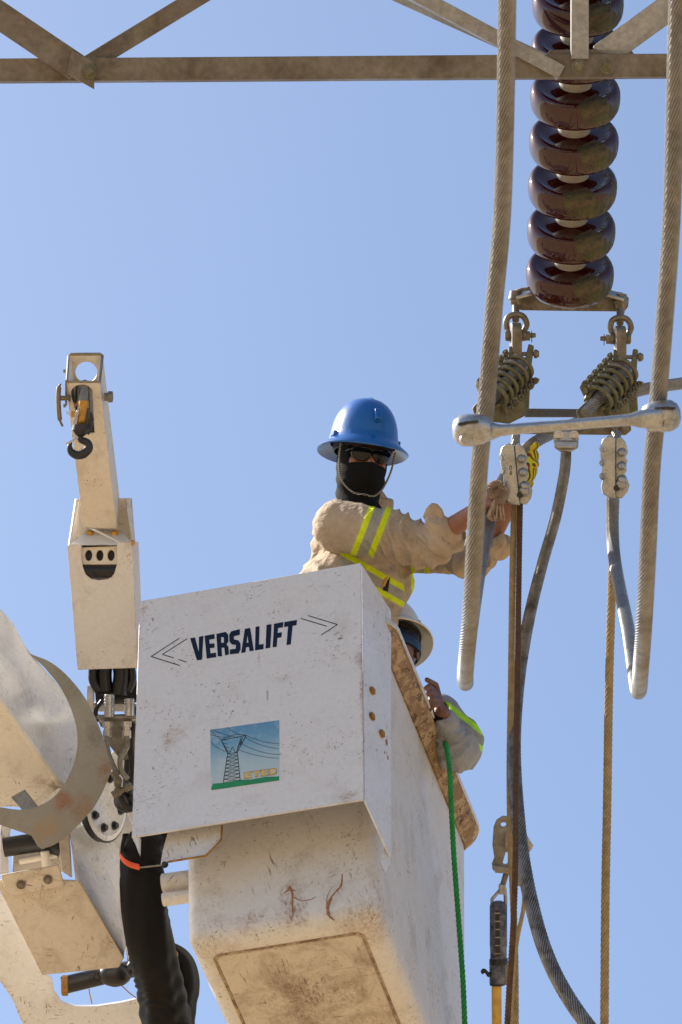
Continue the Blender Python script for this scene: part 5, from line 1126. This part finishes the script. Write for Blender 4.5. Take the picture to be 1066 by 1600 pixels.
# collar
m_.loft([[at(574, 789, 15.53) + X1_ * (.074 + e) * math.cos(a) + Y1_ * (.078 + e) * math.sin(a) + Z1_ * (z - .02 * math.sin(a)) for a in np.arange(28) * PI / 14] for e, z in ((0, -.02), (.012, -.02), (.010, .03), (-.002, .032))], cap=False, close=True)
def band1(P):
    dr, tr = seg_dist(P, RS, RE); dl, tl = seg_dist(P, LS, LE); dt, _ = seg_dist(P, (CH[0] + CH[1]) / 2, (HP[0] + HP[1]) / 2)
    dt = dt - .055
    out = np.full(len(P), .5)
    isr = (dr < dt) & (dr < dl); isl = (dl < dt) & ~isr; ist = ~isr & ~isl
    nr_ = nrm(RT * .93 - UP * .36); out[isr] = ((P[isr] - at(579, 833, 15.27)) @ nr_) * .78
    out[isl] = ((P[isl] - at(656, 889, 15.60)) @ nrm(RT + UP * .03)) * .95
    out[ist] = ((P[ist] - at(572, 898, 15.45)) @ nrm(RT * .50 + UP * .86)) * .85
    bx_ = ist & ((P @ RT) < at(530, 880, 15.5) @ RT); out[bx_] = .5
    return out
foc = [(RE, .16), (at(640, 850, 15.22), .16), (at(690, 830, 15.14), .1), (LE, .16), (at(600, 880, 15.5), .14), (RS - UP * .09, .10)]
shirt = mpart('shirt', organic(m_, .005, 2, .012, 9, foc, .5, band1, folds=armfolds([(RS, RE, at(672, 845, 15.15), .13), (RS, RE, at(625, 850, 15.22), .13), (LS, LE, LE, .13), (CH[0], at(560, 960, 15.5), at(590, 920, 15.5), .12), (RS, at(500, 880, 15.5), at(500, 870, 15.45), .10)])), M['shirt'], w1, smooth=180)
# shoulder seam, button placket, chest opening
sm_ = MB(); sc_ = [RS + nrm(RE - RS) * -.012 + .0915 * (math.cos(a) * nrm(np.cross(RE - RS, FW)) + math.sin(a) * FW * -1) for a in np.linspace(-.2, PI + .2, 24)]
sm_.tube(sc_, .0018, 6); part('seam', sm_, plain('shirt_seam', (.22, .16, .11), .9), shirt)
pl_ = MB(); pl_.prism([at(*p) for p in ((601, 884, 15.45), (607, 880, 15.45), (612, 890, 15.44), (606, 925, 15.42), (599, 922, 15.42))], FW * .004); part('open_placket', pl_, M['dark'], shirt)
pl_ = MB(); pl_.tube([at(603, 893, 15.43), at(601, 905, 15.42), at(597, 915, 15.42)], .011, 10); part('yellow_buckle', pl_, M['brass'], shirt)
# face cover: loose knit hood with an eye slot
fc = MB(); rows = 26; n = 56; idx = {}; base = HC
zs = np.linspace(.06, -.25, rows)
for i, z in enumerate(zs):
    for k in range(n):
        a = 2 * PI * k / n; s_, c_ = math.sin(a), math.cos(a)
        if z > -.03: rx_, ry_ = .086, .104
        else:
            t_ = min(1, (-.03 - z) / .10); rx_, ry_ = .086 - .014 * t_, .104 - .026 * t_
        if z < -.13: q_ = (-.13 - z) / .085; rx_ += .010 * q_; ry_ += .03 * q_ * (s_ > 0)
        yo_ = .0 - (.012 if z < -.10 else 0)
        nose = .022 * math.exp(-((a - PI / 2) / .22) ** 2 - ((z + .022) / .03) ** 2) + .012 * math.exp(-((a - PI / 2) / .5) ** 2 - ((z + .075) / .03) ** 2)
        w_ = .0025 * math.sin(z * 130 + 3 * math.sin(a * 2)) * (z < -.03)
        fc.v.append(tuple(base + X1_ * (rx_ + w_) * c_ + Y1_ * ((ry_ + w_ + (nose if s_ > 0 else 0)) * s_ + yo_) + Z1_ * z + (RT * .35 - UP * 0) * max(0, -.13 - z)))
        idx[i, k] = len(fc.v) - 1
for i in range(rows - 1):
    for k in range(n):
        a = 2 * PI * (k + .5) / n; z = (zs[i] + zs[i + 1]) / 2
        if abs(a - PI / 2) < .95 and -.026 - .006 * math.cos((a - PI / 2) * 2) < z < .055: continue
        fc.f.append((idx[i, k], idx[i, (k + 1) % n], idx[i + 1, (k + 1) % n], idx[i + 1, k]))
fo = part('face_cover', fc, M['cloth'], w1, smooth=80); sl = fo.modifiers.new('solid', 'SOLIDIFY'); sl.thickness = .003
# sunglasses
G = lambda x, y, z: HC + X1_ * x + Y1_ * y + Z1_ * z
m_ = MB(); m_.tube([G(-.078, .0, .014), G(-.072, .06, .02), G(-.055, .092, .022), G(-.03, .106, .025), G(0, .108, .02), G(.03, .106, .025), G(.055, .092, .022), G(.072, .06, .02), G(.078, 0, .014)], .0045, 10); gl = part('sunglasses', m_, M['black'], w1)
for q in (-1, 1):
    lx = nrm(X1_ * .93 - Y1_ * .36 * q); ly = nrm(np.cross(Z1_, lx)); 
    m_ = MB(); m_.ball(G(.036 * q, .099, .004), .035, 20, 1.05, .30, .74, (lx, ly, Z1_)); part('lens', m_, M['glass'], gl)
s = NT('striped_webbing'); wv = s.n('ShaderNodeTexWave', wave_type='BANDS', bands_direction='Z'); wv.inputs['Scale'].default_value = 60; s.l(s.co, wv.inputs[0])
s.set(Base_Color=s.ramp(wv.outputs['Fac'], [(.45, (.012, .012, .012)), (.6, (.42, .38, .30))]), Roughness=.8); M['strap'] = s.m
for q in (-1, 1):
    for y0 in ((.055, -.05) if q < 0 else (.05,)):
        pts = spline([G(.098 * q, y0, .04), G(.095 * q, y0 * .8, -.02), G(.078 * q, .03, -.08), G(.04 * q, .055, -.125), G(0, .075, -.132)], 6)
        m_ = MB(); m_.tube(pts, .0036, 8); part('chin_strap', m_, M['strap'], w1)
helmet(w1, BC, X1_, Y1_, Z1_, M['bluehat'])
# glove on the far hand
m_ = MB(); hand(m_, LW + (at(826, 726, 15.16) - LW) * .1, at(826, 726, 15.16) - LW, -FW + RT * -.5, RT * -.6 - FW * .3, (.6, 1.0, .8), 1.0, .004); m_.capsule(LW + UP * .05, at(824, 735, 15.17), .03, .036)
m_.capsule(at(826, 742, 15.13), at(832, 712, 15.13), .026, .024); m_.capsule(at(828, 702, 15.13), at(838, 696, 15.11), .015, .013); m_.capsule(at(829, 716, 15.13), at(838, 726, 15.1), .014, .012)
mpart('glove', organic(m_, .005, 3), M['glove'], w1, smooth=180)
# frayed fibre bundle in the near hand
rag = thing('frayed_rag', 'knot of frayed tan fibres held in the worker near hand beside the conductor', 'rag', at(775, 812, 14.98))
rk = [(785, 760), (776, 757), (768, 762), (770, 772), (780, 768), (788, 765), (785, 778), (778, 785)]
m_ = MB(); m_.tube(spline([at(*p, 14.93) for p in rk], 6), .017, strands=7, step=.004, pitch=.05, amp=.3); part('knot', m_, M['rag'], rag)
m_ = MB()
for k in range(46):
    a = hashn(k, 1) - .5; b = hashn(k, 2); p0_ = at(780 + a * 10, 774 + b * 6, 14.93 + .04 * hashn(k, 4)); p1_ = at(776 + a * 22, 795 + b * 4, 14.92 + .04 * hashn(k, 5)); p2_ = at(773 + a * 26 + 3 * b, 806 + b * 8, 14.92 + .05 * hashn(k, 6))
    m_.tube(spline([p0_, p1_, p2_], 4), .0034, 5)
part('frayed_end', m_, M['rag'], rag, kind='stuff')

# ---------------------------------------------------------------- second worker
foot2 = Bk(.60, .92, -1.285)
w2 = thing('person', 'worker in white hard hat and grey shirt peering over the rim of the bucket', 'person', foot2)
h2_ = nrm(np.array([-.06, .04, 1.0])); X2_, Y2_, Z2_ = headframe(h2_, [-.20, -.95, -.12])
BC2 = at(610, 1003, 15.72); HC2 = BC2 - Z2_ * .055 + Y2_ * .0 + RT * .012
S2, E2, W2 = at(668, 1128, 15.86), at(713, 1166, 15.56), at(690, 1112, 15.34)
SL2 = Bk(.45, .75, .08)
CH2 = (S2 * .75 + SL2 * .25 - np.array([0, 0, .1]), S2 * .3 + SL2 * .7 - np.array([0, 0, .1])); HPc = Bk(.56, .95, -.46)
HP2 = (HPc - BU * .08, HPc + BU * .08); KN2 = (Bk(.48, .85, -.86), Bk(.64, .85, -.86)); AN2 = (Bk(.48, .95, -1.205), Bk(.64, .95, -1.205))
bm_ = MB(); head(bm_, HC2, X2_, Y2_, Z2_); cm_ = (CH2[0] + CH2[1]) / 2
bm_.capsule(HC2 - Z2_ * .06, (S2 + SL2) / 2, .058, .065); bm_.capsule(CH2[0], CH2[1], .11, .11); bm_.capsule(cm_, HPc, .125, .115); bm_.capsule(HP2[0], HP2[1], .10, .10)
bm_.capsule(S2, SL2, .07, .07); bm_.capsule(S2, E2, .058, .046); bm_.capsule(E2, W2, .044, .028); EL2 = Bk(.30, .9, -.15); bm_.capsule(SL2, EL2, .058, .046); bm_.capsule(EL2, Bk(.40, .7, -.25), .044, .028)
for a, b, c in zip(HP2, KN2, AN2): bm_.capsule(a, b, .09, .06); bm_.capsule(b, c, .06, .042); bm_.capsule(c, c - BW * .055 - BU * .12, .04, .035)
# hand closed over the rim
for k, (kx, ky, tx, ty) in enumerate(((672, 1082, 657, 1072), (678, 1090, 659, 1082), (682, 1098, 662, 1094), (684, 1106, 664, 1106))):
    d0 = 15.33 - k * .0; p_ = at(kx + 6, ky - 3, d0); q_ = at(kx * .45 + tx * .55 + 6, (ky + ty) / 2 - 5, d0 - .045); r_ = at(tx + 7, ty + 4, d0 - .05)
    bm_.capsule(W2, p_, .018, .0105); bm_.capsule(p_, q_, .0092, .0088); bm_.capsule(q_, r_, .0088, .0074)
bm_.capsule(W2, at(681, 1070, 15.36), .016, .011); bm_.capsule(at(681, 1070, 15.36), at(667, 1062, 15.31), .0105, .009)
hand(bm_, Bk(.40, .7, -.25), -BV, -BW, BU, (.4, .5, .4))
mpart('body', organic(bm_, .0045, 1), M['skin2'], w2, smooth=180)
m_ = MB(); m_.capsule(HP2[0], HP2[1], .12, .12)
for a, b, c in zip(HP2, KN2, AN2): m_.capsule(a, b, .105, .08); m_.capsule(b, c, .08, .07)
mpart('trousers', organic(m_, .012, 4), M['trouser'], w2, smooth=180)
for c in AN2: m_ = MB(); m_.capsule(c, c - BW * .03, .055, .055); m_.capsule(c - BW * .035, c - BW * .04 - BU * .14, .042, .04); part('boot', m_, M['black'], w2)
m_ = MB(); m_.capsule(CH2[0], CH2[1], .13, .13, 20); m_.capsule(cm_, HPc, .135, .13, 20); m_.capsule(S2, SL2, .088, .088, 20)
m_.capsule(S2, E2, .090, .080, 20); m_.capsule(at(690, 1120, 15.75), at(722, 1158, 15.58), .078, .066, 20); m_.capsule(E2, at(722, 1170, 15.50), .07, .062); m_.capsule(at(712, 1176, 15.48), at(696, 1130, 15.38), .068, .045, 20)
m_.capsule(SL2, EL2, .08, .065); m_.capsule(EL2, Bk(.37, .75, -.22), .065, .05)
def band2(P):
    dr, t_ = seg_dist(P, S2, E2); df, _ = seg_dist(P, at(706, 1176, 15.48), at(690, 1130, 15.38)); out = np.full(len(P), .5); m = (dr < .12) & (dr < df + .02)
    out[m] = ((P[m] - at(700, 1110, 15.7)) @ nrm(RT * .61 + UP * .79)) * .95 + .006; return out
mpart('shirt', organic(m_, .005, 2, .013, 10, [(E2, .15), (W2, .15)], .5, band2, folds=armfolds([(S2, E2, E2, .12), (at(706, 1176, 15.48), at(690, 1130, 15.38), at(700, 1150, 15.4), .10)])), M['greyshirt'], w2, smooth=180)
G2 = lambda x, y, z: HC2 + X2_ * x + Y2_ * y + Z2_ * z
m_ = MB(); m_.lathe(at(684, 1111, 15.35), W2 - E2, [(.034, -.03), (.040, -.01), (.038, .012), (.03, .014)], 18); part('dark_cuff', m_, M['cloth'], w2)
m_ = MB(); m_.loft([[G2((.088 + e) * math.cos(a), (.108 + e) * math.sin(a) - .004, z + .016) for a in np.arange(40) * PI / 20] for z, e in ((.006, .0), (.006, .004), (-.006, .004), (-.006, 0))], cap=False, close=True); gg = part('goggle_strap', m_, M['black'], w2)
m_ = MB(); rg = []
for a in np.linspace(.12, PI - .12, 22): rg.append([G2((.086 + e) * math.cos(a), (.100 + e) * math.sin(a) + .004, z) for e, z in ((0, .034), (.012, .032), (.014, .0), (.008, -.022), (0, -.022), (.002, 0))])
m_.loft(rg); s = NT('blue_grey_lens'); s.set(Base_Color=(.008, .02, .045), Roughness=.18, Specular_IOR_Level=.4); M['gog'] = s.m; part('goggles', m_, M['gog'], w2)
helmet(w2, BC2, X2_, Y2_, Z2_, M['whitehat'], rx=.115, ry=.135, hh=.16, bx=.152, by=.17, badge=False)
